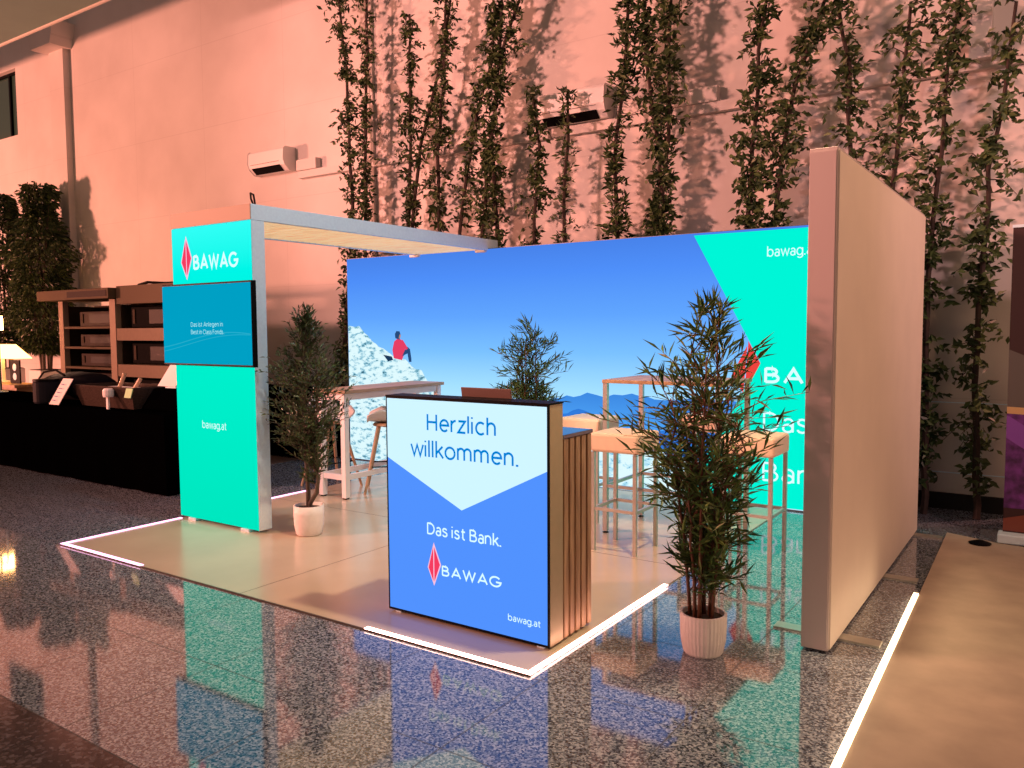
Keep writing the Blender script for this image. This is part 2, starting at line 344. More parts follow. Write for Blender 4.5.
def text(name, body, x0, x1, zb, cap, y, mt, parent, wt=.11, gap=.21):
    """round geometric lettering on a plane facing -Y, one part per word, fitted to x0..x1"""
    strokes = []; x = 0
    for wi, word in enumerate(body.split(' ')):
        if wi: x += .30
        for ch in word:
            wd_, ps = GL[ch]
            for q in ps: strokes.append((wi, [(x+a, b) for a, b in q]))
            x += wd_+gap
            if ch in 'ilmnhH': x += .04
            if ch in 'kwrAW': x -= .05
        x += .0
    lo = min(a for _, q in strokes for a, b in q)-wt/2; hi = max(a for _, q in strokes for a, b in q)+wt/2; sc = (x1-x0)/(hi-lo)
    for wi in range(len(body.split(' '))):
        s = MB()
        for w_, q in strokes:
            if w_ != wi: continue
            q = [(x0+(a-lo)*sc, zb+b*cap) for a, b in q]; h = wt*cap/2; n = len(q); i0 = len(s.v)
            for k in range(n):
                d0 = Vector(q[k])-Vector(q[k-1]) if k else Vector(q[1])-Vector(q[0]); d1 = Vector(q[k+1])-Vector(q[k]) if k < n-1 else d0
                d0.normalize(); d1.normalize(); t_ = d0+d1
                if t_.length < .05: t_ = d1
                t_.normalize(); nn = Vector((-t_.y, t_.x)); c_ = max(.42, abs(nn.dot(Vector((-d0.y, d0.x))))); o_ = nn*h/c_
                s.v += [(q[k][0]+o_.x, y, q[k][1]+o_.y), (q[k][0]-o_.x, y, q[k][1]-o_.y)]
            s.f += [(i0+2*k, i0+2*k+1, i0+2*k+3, i0+2*k+2) for k in range(n-1)]
        s.build(name, mt, parent)
def flat(name, poly, y, mt, parent):
    s = MB(); s.v = [(x, y, z) for x, z in poly]; s.f = [tuple(range(len(poly)))]
    return s.build(name, mt, parent)
def diamond(x0, xm, x1, z0, zl, zr, z1, y, parent):
    """the two-facet emblem: a tall kite with pale outline and centre line"""
    e = (x1-x0)*.10
    flat('emblem_outline', [(x0-e, zl), (xm, z0-e*3), (x1+e, zr), (xm, z1+e*3)], y, M_redl, parent)
    flat('emblem_facet', [(x0, zl), (xm-e*.4, z0), (xm-e*.4, z1)], y-.0015, M_red, parent)
    flat('emblem_facet', [(xm+e*.4, z0), (x1, zr), (xm+e*.4, z1)], y-.0015, M_red, parent)

# ------------------------------------------------------------------ setting
struct('floor', B(-26, 6, 1.62, 8.2, -.1, 0), M_floor)
struct('floor', B(-26, 6, -3, 1.62, -.1, 0), M_band)
# wall with a window opening at far left (x -18.4..-17.4, z 5.6..6.85)
wb = MB(); wb.box(-17.4, 6, 8.1, 8.3, 0, 9); wb.box(-26, -18.9, 8.1, 8.3, 0, 9); wb.box(-18.9, -17.4, 8.1, 8.3, 0, 5.55); wb.box(-18.9, -17.4, 8.1, 8.3, 6.85, 9)
struct('wall_back', wb, M_wall)
wn = MB(); wn.box(-18.9, -17.4, 8.24, 8.27, 5.55, 6.85)
w1 = struct('window_1', wn, M_glassw)
fr = MB(); fr.box(-18.9, -17.4, 8.2, 8.24, 5.55, 5.6); fr.box(-18.9, -17.4, 8.2, 8.24, 6.8, 6.85); fr.box(-18.9, -18.84, 8.2, 8.24, 5.6, 6.8); fr.box(-17.46, -17.4, 8.2, 8.24, 5.6, 6.8); fr.box(-17.92, -17.86, 8.2, 8.24, 5.6, 6.8); fr.build('window_frame', M_black, w1)
struct('ceiling', B(-26, -4, -3, 6.5, 6.28, 6.5), M_ceil)
struct('trim_1', B(-26, -4, 6.5, 6.53, 6.25, 6.5), M_trimw)
struct('trim_2', B(-26, -4, 5.1, 5.13, 6.25, 6.28), M_trimw)
# pilaster with its bracket carrying the slab edge
struct('trim_3', B(-15.85, -15.35, 7.98, 8.1, 0, 7.4), M_wall)
struct('trim_4', MB().prism([(-15.95, 6.8), (-15.25, 6.8), (-15.1, 7.2), (-16.1, 7.2)], 7.7, 8.1), M_wall)
struct('baseboard_back', B(-26, 6, 8.06, 8.1, 0, .14), M_blackm)
struct('trim_5', B(-.74, -.58, 7.92, 8.1, 3.85, 9), M_wall)
t = struct('trim_6', B(-7.76, -7.70, 8.06, 8.1, 0, 9), M_wall)

# ------------------------------------------------------------------ cable trunking, wires, air conditioners
def trunk(x0, x1, ux0, ux1, label):
    o = thing('cable_trunking', ((x0+x1)/2, 8.1, 3.78), label, 'cable duct')
    B(x0, x1, 8.03, 8.098, 3.79, 3.89).build('duct_channel', M_wall, o)
    B(ux0, ux1, 8.0, 8.098, 3.892, 4.04).build('pipe_cover', M_wall, o)
    return o
trunk(-9.15, -4.95, -9.15, -8.75, 'long white wall duct starting beside the small left air conditioner')
trunk(-4.90, .6, -4.05, -2.95, 'long white wall duct running right from below the larger air conditioner')
for z, lb in ((.955, 'thin wire across the wall, upper one between the two right trunks'), (.335, 'thin wire across the wall low down, nearer the floor')):
    tag(MB().tube([(-1.6, 8.02, z), (.6, 8.02, z)], .006, 6).build('trellis_wire', M_alu, org=(-.5, 8.02, z)), lb, 'wire')
def aircon(x0, x1, zb, zt, label):
    o = thing('air_conditioner', ((x0+x1)/2, 8.1, zb), label, 'air conditioner')
    s = MB(); prof = [(8.097, zb), (7.98, zb-.0), (7.90, zb+.07), (7.87, zb+.14), (7.88, zt-.03), (7.91, zt), (8.097, zt)]
    n = len(prof); s.v = [(x0, a, b) for a, b in prof]+[(x1, a, b) for a, b in prof]
    s.f = [tuple(range(n)), tuple(reversed(range(n, 2*n)))]+[(k, (k+1) % n+0, (k+1) % n+n, k+n) for k in range(n)]
    s.build('housing', M_white, o, bevel=.008)
    v = MB(); v.v = [(x0+.06, 7.975, zb-.004), (x1-.10, 7.975, zb-.004), (x1-.10, 7.888, zb+.075), (x0+.06, 7.888, zb+.075)]; v.f = [(0, 1, 2, 3)]
    v.build('air_outlet', M_black, o)
    B(x0+.06, x1-.1, 7.868, 7.874, zb+.12, zb+.124).build('panel_seam', M_seam, o)
aircon(-10.05, -9.27, 3.92, 4.24, 'small white air conditioner high on the bare pink wall at left')
aircon(-5.0, -4.15, 3.90, 4.24, 'white air conditioner high on the wall partly behind climbing plants')

# ------------------------------------------------------------------ leafy columns along the wall
def climber(name, pts, rad, dens, label, seed, leafL=.085, top=None, group='tall leafy columns along the back wall', drop=True, star=False, yy=7.75, mt=None):
    rnd = random.Random(seed)
    pts = [(x, yy+rnd.uniform(-.03, .05), z) for x, z in pts]
    pts.sort(key=lambda q: -q[2])
    if pts[0][2] > 4.5 and not top:
        dx = (pts[0][0]-pts[1][0])/max(.2, pts[0][2]-pts[1][2]); pts.insert(0, (pts[0][0]+dx*.4, yy, pts[0][2]+.6))
    lo = pts[-1]
    if drop and lo[2] > .05: pts.append((lo[0], yy, 0))
    o = thing(name, (pts[-1][0], yy, 0), label, 'plant', group)
    fine = []
    for k in range(len(pts)-1):
        a, b = Vector(pts[k]), Vector(pts[k+1]); n = max(1, int((a-b).length/.25))
        for j in range(n):
            q = a.lerp(b, j/n); fine.append(q+Vector((rnd.uniform(-.012, .012), rnd.uniform(-.012, .012), 0)))
    fine.append(Vector(pts[-1]))
    N = len(fine); wd = MB(); wd.tube(fine, [.014+.020*k/N for k in range(N)], 6)
    lf = MB(); total = sum((fine[k]-fine[k+1]).length for k in range(N-1)); nt_ = int(total*dens*4.2/7)
    for q in range(nt_):
        u = rnd.random()*(N-1); k = int(u); p = fine[k].lerp(fine[min(k+1, N-1)], u-k)
        if p.z < .25: continue
        clump = .55+.45*math.sin(p.z*4.1+seed)+.35*math.sin(p.z*9.3+seed*2.1)
        rr = 1.12*rad*(.45+.55*max(.15, min(1.2, clump)))*rnd.uniform(.6, 1.15)
        if top and p.z > fine[0].z-.35: rr *= .55
        ang = rnd.uniform(0, 2*math.pi)
        d = Vector((math.cos(ang), math.sin(ang)*.75, rnd.uniform(-.5, .9)))
        e = p+d*rr; mid = p.lerp(e, .5)+Vector((0, 0, rr*.15)); e.z -= rr*.25
        if e.y > 8.03: e.y = 8.03
        if e.y < 7.42 and yy > 7.4: e.y = 7.42
        if q % 4 == 0: wd.tube([p, mid, e], [.005, .004, .002], 4, False)
        for j in range(7):
            f = .25+.75*j/6; c = (p.lerp(mid, f*2) if f < .5 else mid.lerp(e, f*2-1))
            ld = Vector((rnd.uniform(-1, 1), rnd.uniform(-1, .6), rnd.uniform(-.9, .5)))
            if star: ld = Vector((rnd.uniform(-1, 1), rnd.uniform(-1, .5), rnd.uniform(-.4, .7)))
            nn = Vector((rnd.uniform(-1, 1), -1, rnd.uniform(-.5, 1)))
            L = leafL*rnd.uniform(.7, 1.3); lf.leaf(c, ld, nn, L, L*(.30 if star else .46))
    lf.v = [(a, min(b, 8.05), c) for a, b, c in lf.v]
    wd.build('trunk', M_bark, o); lf.build('foliage', mt or M_ficus, o)
    return o
V = [
 ('T1', [(-7.97, 5.92), (-7.88, 5.03), (-7.8, 3.32), (-7.85, 2.68), (-7.95, 1.89), (-8.04, .88)], .20, 85, 0, 'leftmost dark leafy column, its trunk passing behind the canopy beam'),
 ('T2', [(-7.48, 5.81), (-7.52, 4.57), (-7.59, 3.09)], .17, 80, 0, 'leafy column second from left, close beside the leftmost one'),
 ('T3', [(-6.77, 5.48), (-6.8, 4.03), (-6.87, 2.93)], .21, 85, 1, 'third leafy column from left, its tip ending just below the picture top'),
 ('T4', [(-6.14, 5.5), (-6.32, 4.79), (-6.6, 3.88), (-6.8, 2.96)], .09, 45, 0, 'slanting thin stem crossing down left to the third leafy column'),
 ('T4b', [(-6.17, 5.39), (-6.22, 4.53), (-6.34, 3.76), (-6.35, 2.83)], .19, 85, 0, 'upright leafy column behind the top of the slanting thin stem'),
 ('T5', [(-5.39, 5.33), (-5.47, 4.24), (-5.62, 3.52), (-5.66, 2.7)], .19, 85, 0, 'straight dense leafy column above the right end of the canopy'),
 ('T5c', [(-5.14, 5.27), (-5.43, 4.68), (-5.52, 3.77), (-5.46, 2.57)], .20, 90, 0, 'dense leafy column leaning right at its top, over the canopy end'),
 ('T5d', [(-5.57, 4.69), (-5.72, 4.11), (-5.91, 3.43), (-6.03, 2.77)], .18, 75, 0, 'leafy column slanting down left to the blue-lit canopy beam'),
 ('T6', [(-4.98, 4.29), (-4.92, 3.66), (-4.97, 3.11), (-4.96, 2.57)], .17, 70, 1, 'short thin leafy column left of the larger air conditioner'),
 ('T7', [(-4.51, 4.18), (-4.53, 3.64), (-4.57, 2.99), (-4.56, 2.57)], .16, 65, 1, 'short leafy column with dense tip in front of the larger air conditioner'),
 ('T8', [(-3.8, 4.97), (-3.81, 4.64), (-3.88, 4.04), (-3.96, 3.57), (-3.94, 2.58)], .19, 95, 0, 'spiky-leaved column just right of the larger air conditioner'),
 ('T9', [(-3.64, 4.94), (-3.58, 4.09), (-3.47, 3.47), (-3.43, 2.59)], .20, 90, 0, 'leafy column with drooping leaves, left trunk of the thick middle pair'),
 ('T10', [(-3.33, 4.87), (-3.36, 4.21), (-3.36, 3.56), (-3.46, 2.59)], .21, 125, 0, 'thick bushy column, right trunk of the thick middle pair'),
 ('T11', [(-2.4, 4.66), (-2.44, 4.2), (-2.48, 3.59), (-2.52, 2.8), (-2.53, 2.58)], .23, 135, 0, 'thick dark bushy column above the teal part of the display wall'),
 ('T12', [(-1.87, 4.54), (-2.1, 3.83), (-2.22, 3.31), (-2.3, 2.56)], .20, 105, 0, 'leafy column leaning right at the top, left of the white partition'),
 ('T13', [(-1.75, 4.51), (-1.66, 3.91), (-1.64, 3.17), (-1.56, 2.48)], .22, 85, 0, 'leafy column rising from behind the top left corner of the white partition'),
 ('T14', [(-1.18, 4.38), (-1.21, 3.82), (-1.19, 3.6), (-1.28, 2.85)], .26, 80, 0, 'column with bare curved trunk above the sloping top of the partition'),
 ('T15', [(-.81, 4.3), (-.88, 3.76), (-.9, 3.08), (-.98, 2.27), (-.98, 1.74), (-.98, .95), (-.96, .16)], .20, 80, 0, 'leafy column half hidden at the right edge of the white partition'),
 ('T16', [(-.4, 4.2), (-.45, 3.55), (-.55, 2.9), (-.56, 2.33), (-.59, 1.79), (-.6, 1.12), (-.56, .11)], .20, 80, 0, 'rightmost leafy column, its trunk visible down to the floor'),
]
for i, (k, pts, rad, dens, tp, lb) in enumerate(V):
    climber('leafy_column_tree', pts, rad, dens, lb, i*7+3, top=bool(tp), star=(k in ('T8', 'T7')), leafL=.095 if k == 'T8' else .076)

# ------------------------------------------------------------------ big ficus trees at far left
def ficus(x, y, h, rad, label, seed):
    rnd = random.Random(seed); o = thing('ficus_tree', (x, y, 0), label, 'tree', 'potted ficus trees behind the black table')
    p = MB(); p.box(x-.22, x+.22, y-.22, y+.22, 0, .92); pt = p.build('planter', M_white, o, bevel=.01)
    MB().box(x-.2, x+.2, y-.2, y+.2, .9, .93).build('soil', M_soil, o)
    for q in range(4):
        a = q*1.6+.5; s = [(x+.08*math.cos(a), y+.08*math.sin(a), .9)]
        for k in range(1, 7): s.append((x+(.08+.03*k)*math.cos(a+.2*k)+rnd.uniform(-.03, .03), y+(.08+.03*k)*math.sin(a+.2*k), .9+k*(h-1.2)/6))
        MB().tube(s, [.03-.0035*k for k in range(7)], 7).build('trunk', M_grey, o)
    lf = MB()
    for q in range(6500):
        u = rnd.random(); z = 1.25+u*(h-1.25)
        r0 = rad*(.30+.70*math.sin(math.pi*min(1, max(0, (z-1.0)/(h-.9)))**.8))*(1+.22*math.sin(z*5+seed)+.12*math.sin(z*11))
        a = rnd.uniform(0, 2*math.pi); r = r0*math.sqrt(rnd.random())
        c = Vector((x+r*math.cos(a), y+r*math.sin(a), z)); L = rnd.uniform(.08, .14)
        lf.leaf(c, Vector((math.cos(a)*.7+rnd.uniform(-.4, .4), math.sin(a)*.7+rnd.uniform(-.4, .4), rnd.uniform(-1.1, .1))), Vector((rnd.uniform(-.5, .5), -1, rnd.uniform(-.2, 1))), L, L*.45)
    lf.v = [(a, min(b, 8.03), c) for a, b, c in lf.v]
    lf.build('foliage', M_ficus, o)
ficus(-15.55, 7.55, 4.3, .55, 'tall dense ficus tree against the pink wall, beside the shelving', 5)
ficus(-16.95, 7.5, 4.25, .60, 'tall dense ficus tree at the left edge of the photo', 9)

# ------------------------------------------------------------------ tower, canopy
PB = 'backlit display booth'
tw = thing('display_tower', (-5.75, 4.17, 0), 'tall glowing teal display tower with logo at the left of the booth', 'display tower')
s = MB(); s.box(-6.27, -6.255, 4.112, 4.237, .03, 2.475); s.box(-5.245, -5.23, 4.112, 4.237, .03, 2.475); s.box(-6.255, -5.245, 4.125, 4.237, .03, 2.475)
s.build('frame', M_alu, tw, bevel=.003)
B(-6.266, -5.234, 4.108, 4.1115, .035, 2.474).build('backlit_panel', M_tealhi, tw)
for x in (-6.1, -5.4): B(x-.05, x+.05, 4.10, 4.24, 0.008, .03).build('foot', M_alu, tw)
diamond(-6.13, -6.065, -6.0, 2.08, 2.19, 2.22, 2.37, 4.1055, tw)
text('logo_lettering', 'BAWAG', -5.975, -5.39, 2.13, .105, 4.1055, M_txtw, tw, .20, .30)
text('web_address', 'bawag.at', -5.92, -5.60, .815, .06, 4.1055, M_txtw, tw)
cn = thing('canopy', (-5.75, 5.7, 2.475), 'shallow flat canopy with pale slatted underside between tower and display wall', 'canopy')
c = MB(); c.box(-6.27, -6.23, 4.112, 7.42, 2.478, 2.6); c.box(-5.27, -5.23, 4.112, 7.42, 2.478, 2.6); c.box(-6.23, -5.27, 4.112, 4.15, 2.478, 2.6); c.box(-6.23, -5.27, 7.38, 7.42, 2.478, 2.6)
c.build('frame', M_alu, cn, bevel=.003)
B(-6.23, -5.27, 4.15, 7.38, 2.57, 2.59).build('roof_panel', M_rackd, cn)
B(-6.268, -5.232, 4.105, 4.112, 2.48, 2.6).build('front_cover', M_cover, cn)
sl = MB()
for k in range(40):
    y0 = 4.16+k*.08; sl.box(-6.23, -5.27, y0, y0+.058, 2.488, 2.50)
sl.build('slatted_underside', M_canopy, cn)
tag(MB().tube([(-5.42, 4.3, 2.6), (-5.40, 4.25, 2.67), (-5.34, 4.2, 2.70), (-5.28, 4.18, 2.68), (-5.25, 4.17, 2.602)], .008, 8).build('cable_loop', M_black, org=(-5.33, 4.2, 2.6)), 'small black cable loop on top of the tower corner', 'cable')
# television
tv = thing('television', (-5.635, 4.0, 1.34), 'flat black-framed television with dark teal picture on the tower', 'television')
B(-6.21, -5.06, 3.965, 4.01, 1.34, 2.0).build('housing', M_black, tv, bevel=.006)
B(-6.20, -5.07, 3.961, 3.9645, 1.357, 1.985).build('screen', M_screen, tv)
B(-5.95, -5.45, 4.01, 4.106, 1.45, 1.9).build('wall_bracket', M_blackm, tv)
text('screen_text', 'Das ist Anlegen in', -5.82, -5.41, 1.655, .034, 3.9595, M_tvtxt, tv)
text('screen_text', 'Best in Class Fonds.', -5.82, -5.40, 1.595, .034, 3.9595, M_tvtxt, tv)
def ribbon(name, f, x0, x1, th, y, mt, parent, n=30):
    s = MB()
    for k in range(n+1):
        x = x0+(x1-x0)*k/n; s.v += [(x, y, f(x)-th), (x, y, f(x)+th)]
    s.f = [(2*k, 2*k+2, 2*k+3, 2*k+1) for k in range(n)]
    return s.build(name, mt, parent)
ribbon('screen_wave', lambda x: 1.53+.05*math.sin((x+6.24)*3.2-1.2)-.0+.03*(x+6.24), -6.195, -5.075, .004, 3.9595, M_wave, tv)
ribbon('screen_wave', lambda x: 1.49+.05*math.sin((x+6.24)*2.8-1.0)+.05*(x+6.24), -6.195, -5.075, .003, 3.9595, M_wave, tv)

# ------------------------------------------------------------------ backlit display wall
bw = thing('display_wall', (-4.2, 7.3, 0), 'wide backlit display wall with mountain picture and teal right end', 'display wall')
s = MB(); s.box(-7.40, -7.385, 7.24, 7.36, .0, 2.5); s.box(-7.385, -1.055, 7.254, 7.36, 0, 2.5); s.box(-7.385, -1.055, 7.24, 7.254, 0, .02); s.box(-7.385, -1.055, 7.24, 7.254, 2.475, 2.5)
s.build('frame', M_darkalu, bw)
Y0 = 7.2395
B(-7.396, -1.056, Y0, 7.2395+.0003, .012, 2.494).build('backlit_panel', M_sky, bw)
def noisy(pts, amp, step, seed):
    rnd = random.Random(seed); out = []
    for (x0, z0), (x1, z1) in zip(pts[:-1], pts[1:]):
        n = max(1, int(math.hypot(x1-x0, z1-z0)/step))
        for k in range(n):
            f = k/n; out.append((x0+(x1-x0)*f, z0+(z1-z0)*f+(rnd.uniform(-amp, amp) if k else 0)))
    out.append(pts[-1]); return out
def terrain(name, top, bottom, y, mt, amp, step, seed):
    t_ = noisy(top, amp, step, seed); s = MB()
    for x, z in t_: s.v += [(x, y, bottom), (x, y, z)]
    s.f = [(2*k, 2*k+2, 2*k+3, 2*k+1) for k in range(len(t_)-1)]
    return s.build(name, mt, bw)
terrain('printed_far_mountains', [(-6.2, .80), (-5.6, .84), (-5.0, .87), (-4.6, .84), (-4.32, .90), (-4.0, .97), (-3.8, .93), (-3.5, .98), (-3.1, .93), (-2.8, .97), (-2.0, .93)], .022, Y0-.002, M_mtnA, .018, .08, 1)
terrain('printed_near_mountains', [(-4.9, .56), (-4.5, .66), (-4.1, .80), (-3.95, .76), (-3.6, .62), (-3.3, .60), (-3.0, .68), (-2.7, .74), (-2.3, .62)], .022, Y0-.004, M_mtnB, .02, .07, 2)
terrain('printed_snow_field', [(-7.385, .5), (-5.5, .45), (-4.6, .42), (-4.0, .50), (-3.5, .46), (-3.0, .40), (-2.2, .36)], .022, Y0-.006, M_snow, .02, .1, 3)
terrain('printed_rock', [(-7.384, 1.68), (-7.2, 1.67), (-7.05, 1.55), (-6.86, 1.41), (-6.62, 1.29), (-6.45, 1.27), (-6.30, 1.16), (-6.2, 1.15), (-6.08, 1.0), (-6.0, .90), (-5.85, .82), (-5.5, .70), (-5.1, .5), (-4.9, .3)], .022, Y0-.008, M_rock, .02, .06, 4)
flat('printed_teal_shape', [(-2.10, .021), (-1.056, .021), (-1.056, 2.474), (-2.87, 2.474), (-2.235, 1.31), (-2.50, .85), (-2.95, .021)], Y0-.010, M_teal, bw)
# hiker printed on the rock
YP = Y0-.010
flat('printed_hiker', [(-6.63, 1.28), (-6.50, 1.26), (-6.46, 1.33), (-6.44, 1.42), (-6.50, 1.50), (-6.56, 1.52), (-6.62, 1.48), (-6.65, 1.38)], YP, M_jkt, bw)
flat('printed_hiker', [(-6.60, 1.52), (-6.53, 1.50), (-6.515, 1.56), (-6.53, 1.60), (-6.58, 1.605), (-6.605, 1.57)], YP-.001, M_jean, bw)
flat('printed_hiker', [(-6.545, 1.515), (-6.52, 1.52), (-6.51, 1.56), (-6.53, 1.565)], YP-.002, M_skin, bw)
flat('printed_hiker', [(-6.50, 1.30), (-6.45, 1.38), (-6.41, 1.42), (-6.37, 1.39), (-6.35, 1.28), (-6.35, 1.24), (-6.39, 1.24), (-6.41, 1.34), (-6.46, 1.32)], YP-.001, M_jean, bw)
flat('printed_hiker', [(-6.55, 1.48), (-6.50, 1.46), (-6.43, 1.38), (-6.40, 1.40), (-6.48, 1.50)], YP-.002, M_jkt, bw)
flat('printed_hiker', [(-6.80, 1.32), (-6.66, 1.30), (-6.64, 1.26), (-6.72, 1.24)], YP-.0005, M_shadowp, bw)
YT = Y0-.013
# big emblem and lettering (partly behind the partition)
flat('emblem_facet', [(-2.375, 1.03), (-2.235, 1.30), (-2.345, 1.50)], YT, M_redo, bw)
flat('emblem_facet', [(-2.50, 1.18), (-2.385, 1.03), (-2.355, 1.46)], YT, M_redo, bw)
text('logo_lettering', 'BAWAG', -2.205, -1.17, 1.135, .125, YT, M_txtw, bw, .20, .30)
text('slogan', 'Das ist', -2.205, -1.47, .70, .165, YT, M_txtw, bw)
text('slogan', 'Bank.', -2.205, -1.58, .25, .165, YT, M_txtw, bw)
text('web_address', 'bawag.at', -2.19, -1.76, 2.245, .085, YT, M_txtw, bw)
def clip_lamp(x, label):
    o = thing('clip_lamp', (x, 7.24, 2.5), label, 'clip')
    B(x-.05, x+.05, 7.20, 7.30, 2.501, 2.52).build('clamp', M_white, o, bevel=.005)
    B(x-.07, x+.07, 7.19, 7.233, 2.455, 2.50).build('lamp_head', M_white, o, bevel=.012)
clip_lamp(-6.26, 'small white clip on top of the display wall, left one under the canopy')
clip_lamp(-5.31, 'small white clip on the display wall top where the canopy beam ends')

# ------------------------------------------------------------------ partition at right
pw = thing('partition_wall', (-.98, 5.55, 0), 'tall white fabric partition standing at the right of the booth', 'partition wall')
B(-1.05, -.92, 4.12, 7.02, .012, 2.48).build('core', M_edge, pw, bevel=.003)
B(-.92, -.912, 4.135, 7.015, .02, 2.462).build('fabric_side', M_fabric, pw)
B(-1.046, -.925, 4.112, 4.12, .02, 2.462).build('front_edge_profile', M_edge, pw)
for y in (4.38, 5.63, 6.9):
    B(-1.25, -.72, y-.045, y+.045, 0, .011).build('foot_plate', M_steel, pw)

# ------------------------------------------------------------------ platform, carpet, LED strips
pf = thing('booth_floor', (-4.1, 5.1, 0), 'smooth beige booth floor edged with light strips under the counter', 'floor covering')
B(-6.26, -2.015, 3.094, 7.235, 0.0005, .008).build('floor_sheet', M_plat, pf)
pe = MB(); pe.box(-6.265, -2.01, 3.085, 3.094, 0.0005, .009); pe.build('edge_profile', M_seam, pf)
pe = MB(); pe.box(-6.26, -2.015, 5.098, 5.103, .008, .0085); pe.box(-4.14, -4.136, 3.094, 7.2, .008, .0085); pe.build('sheet_seam', M_seam, pf)
def led(pts, mt, label, wdt=.03, h=.014):
    s = MB()
    for (x0, y0), (x1, y1) in zip(pts[:-1], pts[1:]):
        s.box(min(x0, x1)-wdt/2, max(x0, x1)+wdt/2, min(y0, y1)-wdt/2, max(y0, y1)+wdt/2, .0095, h)
    org = (pts[0][0], pts[0][1], .009)
    tag(s.build('led_strip', mt, org=org), label, 'light strip')
led([(-6.255, 4.09), (-6.255, 3.10), (-5.22, 3.10)], M_ledp, 'glowing pink light strip around the booth corner in front of the tower')
led([(-6.255, 4.30), (-6.255, 5.48)], M_ledp, 'short pink light strip on the floor behind the tower')
led([(-3.06, 3.10), (-2.02, 3.10), (-2.02, 4.66)], M_led, 'glowing white light strip around the booth corner in front of the counter')
rc = thing('carpet_platform', (2, 3, 0), 'beige carpeted platform at the lower right', 'carpet')
s = MB(); s.v = [(-.515, -2, 0), (6, -2, 0), (6, 5.6, 0), (-.34, 6.85, 0), (-.70, 7.0, 0)]; s.v += [(a, b, .03) for a, b, c_ in s.v]
s.f = [(4, 3, 2, 1, 0), (5, 6, 7, 8, 9)]+[(k, (k+1) % 5, (k+1) % 5+5, k+5) for k in range(5)]
s.build('carpet_top', M_carpet, rc)
s = MB(); s.v = [(-.546, -2, z) for z in (.001, .036)]+[(-.52, -2, z) for z in (.001, .036)]+[(-.693, 5.27, z) for z in (.001, .036)]+[(-.667, 5.27, z) for z in (.001, .036)]
s.f = [(0, 2, 3, 1), (4, 5, 7, 6), (0, 1, 5, 4), (2, 6, 7, 3), (1, 3, 7, 5), (0, 4, 6, 2)]
tag(s.build('led_strip', M_ledy, org=(-.66, 3, 0)), 'long bright light strip along the edge of the beige carpet', 'light strip')

# ------------------------------------------------------------------ counter
ct = thing('welcome_counter', (-2.62, 3.6, 0), 'reception counter with backlit blue and white welcome front', 'counter')
B(-3.165, -2.085, 3.393, 3.52, .02, 1.245).build('front_box', M_frameox, ct, bevel=.003)
B(-3.168, -2.082, 3.379, 3.523, 1.245, 1.253).build('top_cap', M_black, ct)
fr = MB(); fr.box(-3.165, -3.157, 3.379, 3.393, .02, 1.245); fr.box(-2.093, -2.085, 3.379, 3.393, .02, 1.245); fr.box(-3.157, -2.093, 3.379, 3.393, .02, .032); fr.box(-3.157, -2.093, 3.379, 3.393, 1.236, 1.245)
fr.build('front_frame', M_black, ct)
YC = 3.381
B(-3.157, -2.093, YC, 3.393, .032, 1.236).build('backlit_panel', M_blue, ct)
flat('pale_field', [(-3.157, .90), (-2.63, .655), (-2.093, .915), (-2.093, 1.236), (-3.157, 1.236)], YC-.0015, M_pale, ct)
text('greeting', 'Herzlich', -2.865, -2.40, 1.072, .088, YC-.003, M_txtblue, ct, .14)
text('greeting', 'willkommen.', -2.985, -2.262, .925, .088, YC-.003, M_txtblue, ct, .14)
text('slogan', 'Das ist Bank.', -2.872, -2.372, .497, .062, YC-.003, M_txtw, ct, .14)
diamond(-2.862, -2.825, -2.782, .235, .31, .335, .43, YC-.003, ct)
text('logo_lettering', 'BAWAG', -2.772, -2.37, .280, .052, YC-.003, M_txtw, ct, .18, .30)
text('web_address', 'bawag.at', -2.333, -2.132, .118, .033, YC-.003, M_txtw, ct, .14)
B(-3.12, -2.122, 3.525, 3.83, .03, 1.06).build('counter_body', M_gap, ct)
B(-3.13, -2.085, 3.5235, 3.838, 1.06, 1.08).build('worktop', M_glass, ct, bevel=.003)
for k in range(5):
    y0 = 3.536+k*.0615; B(-2.122, -2.087, y0, y0+.042, .022, 1.058).build('slat', M_slat, ct, bevel=.002)
for x in (-3.1, -2.14):
    for y in (3.40, 3.80): B(x-.02, x+.02, y-.015, y+.015, .0085, .03).build('foot', M_alu, ct)
lp = thing('laptop', (-2.6, 3.75, 1.0805), 'open brown laptop on the counter, its lid showing over the top', 'laptop')
B(-2.765, -2.43, 3.59, 3.81, 1.0805, 1.098).build('base', M_lap, lp, bevel=.004)
s = MB(); s.v = [(-2.765, 3.60, 1.10), (-2.43, 3.60, 1.10), (-2.43, 3.565, 1.30), (-2.765, 3.565, 1.30)]; s.v += [(a, b-.010, c_) for a, b, c_ in s.v]
s.f = [(0, 1, 2, 3), (7, 6, 5, 4), (0, 4, 5, 1), (1, 5, 6, 2), (2, 6, 7, 3), (3, 7, 4, 0)]
s.build('lid', M_lap, lp, bevel=.003)

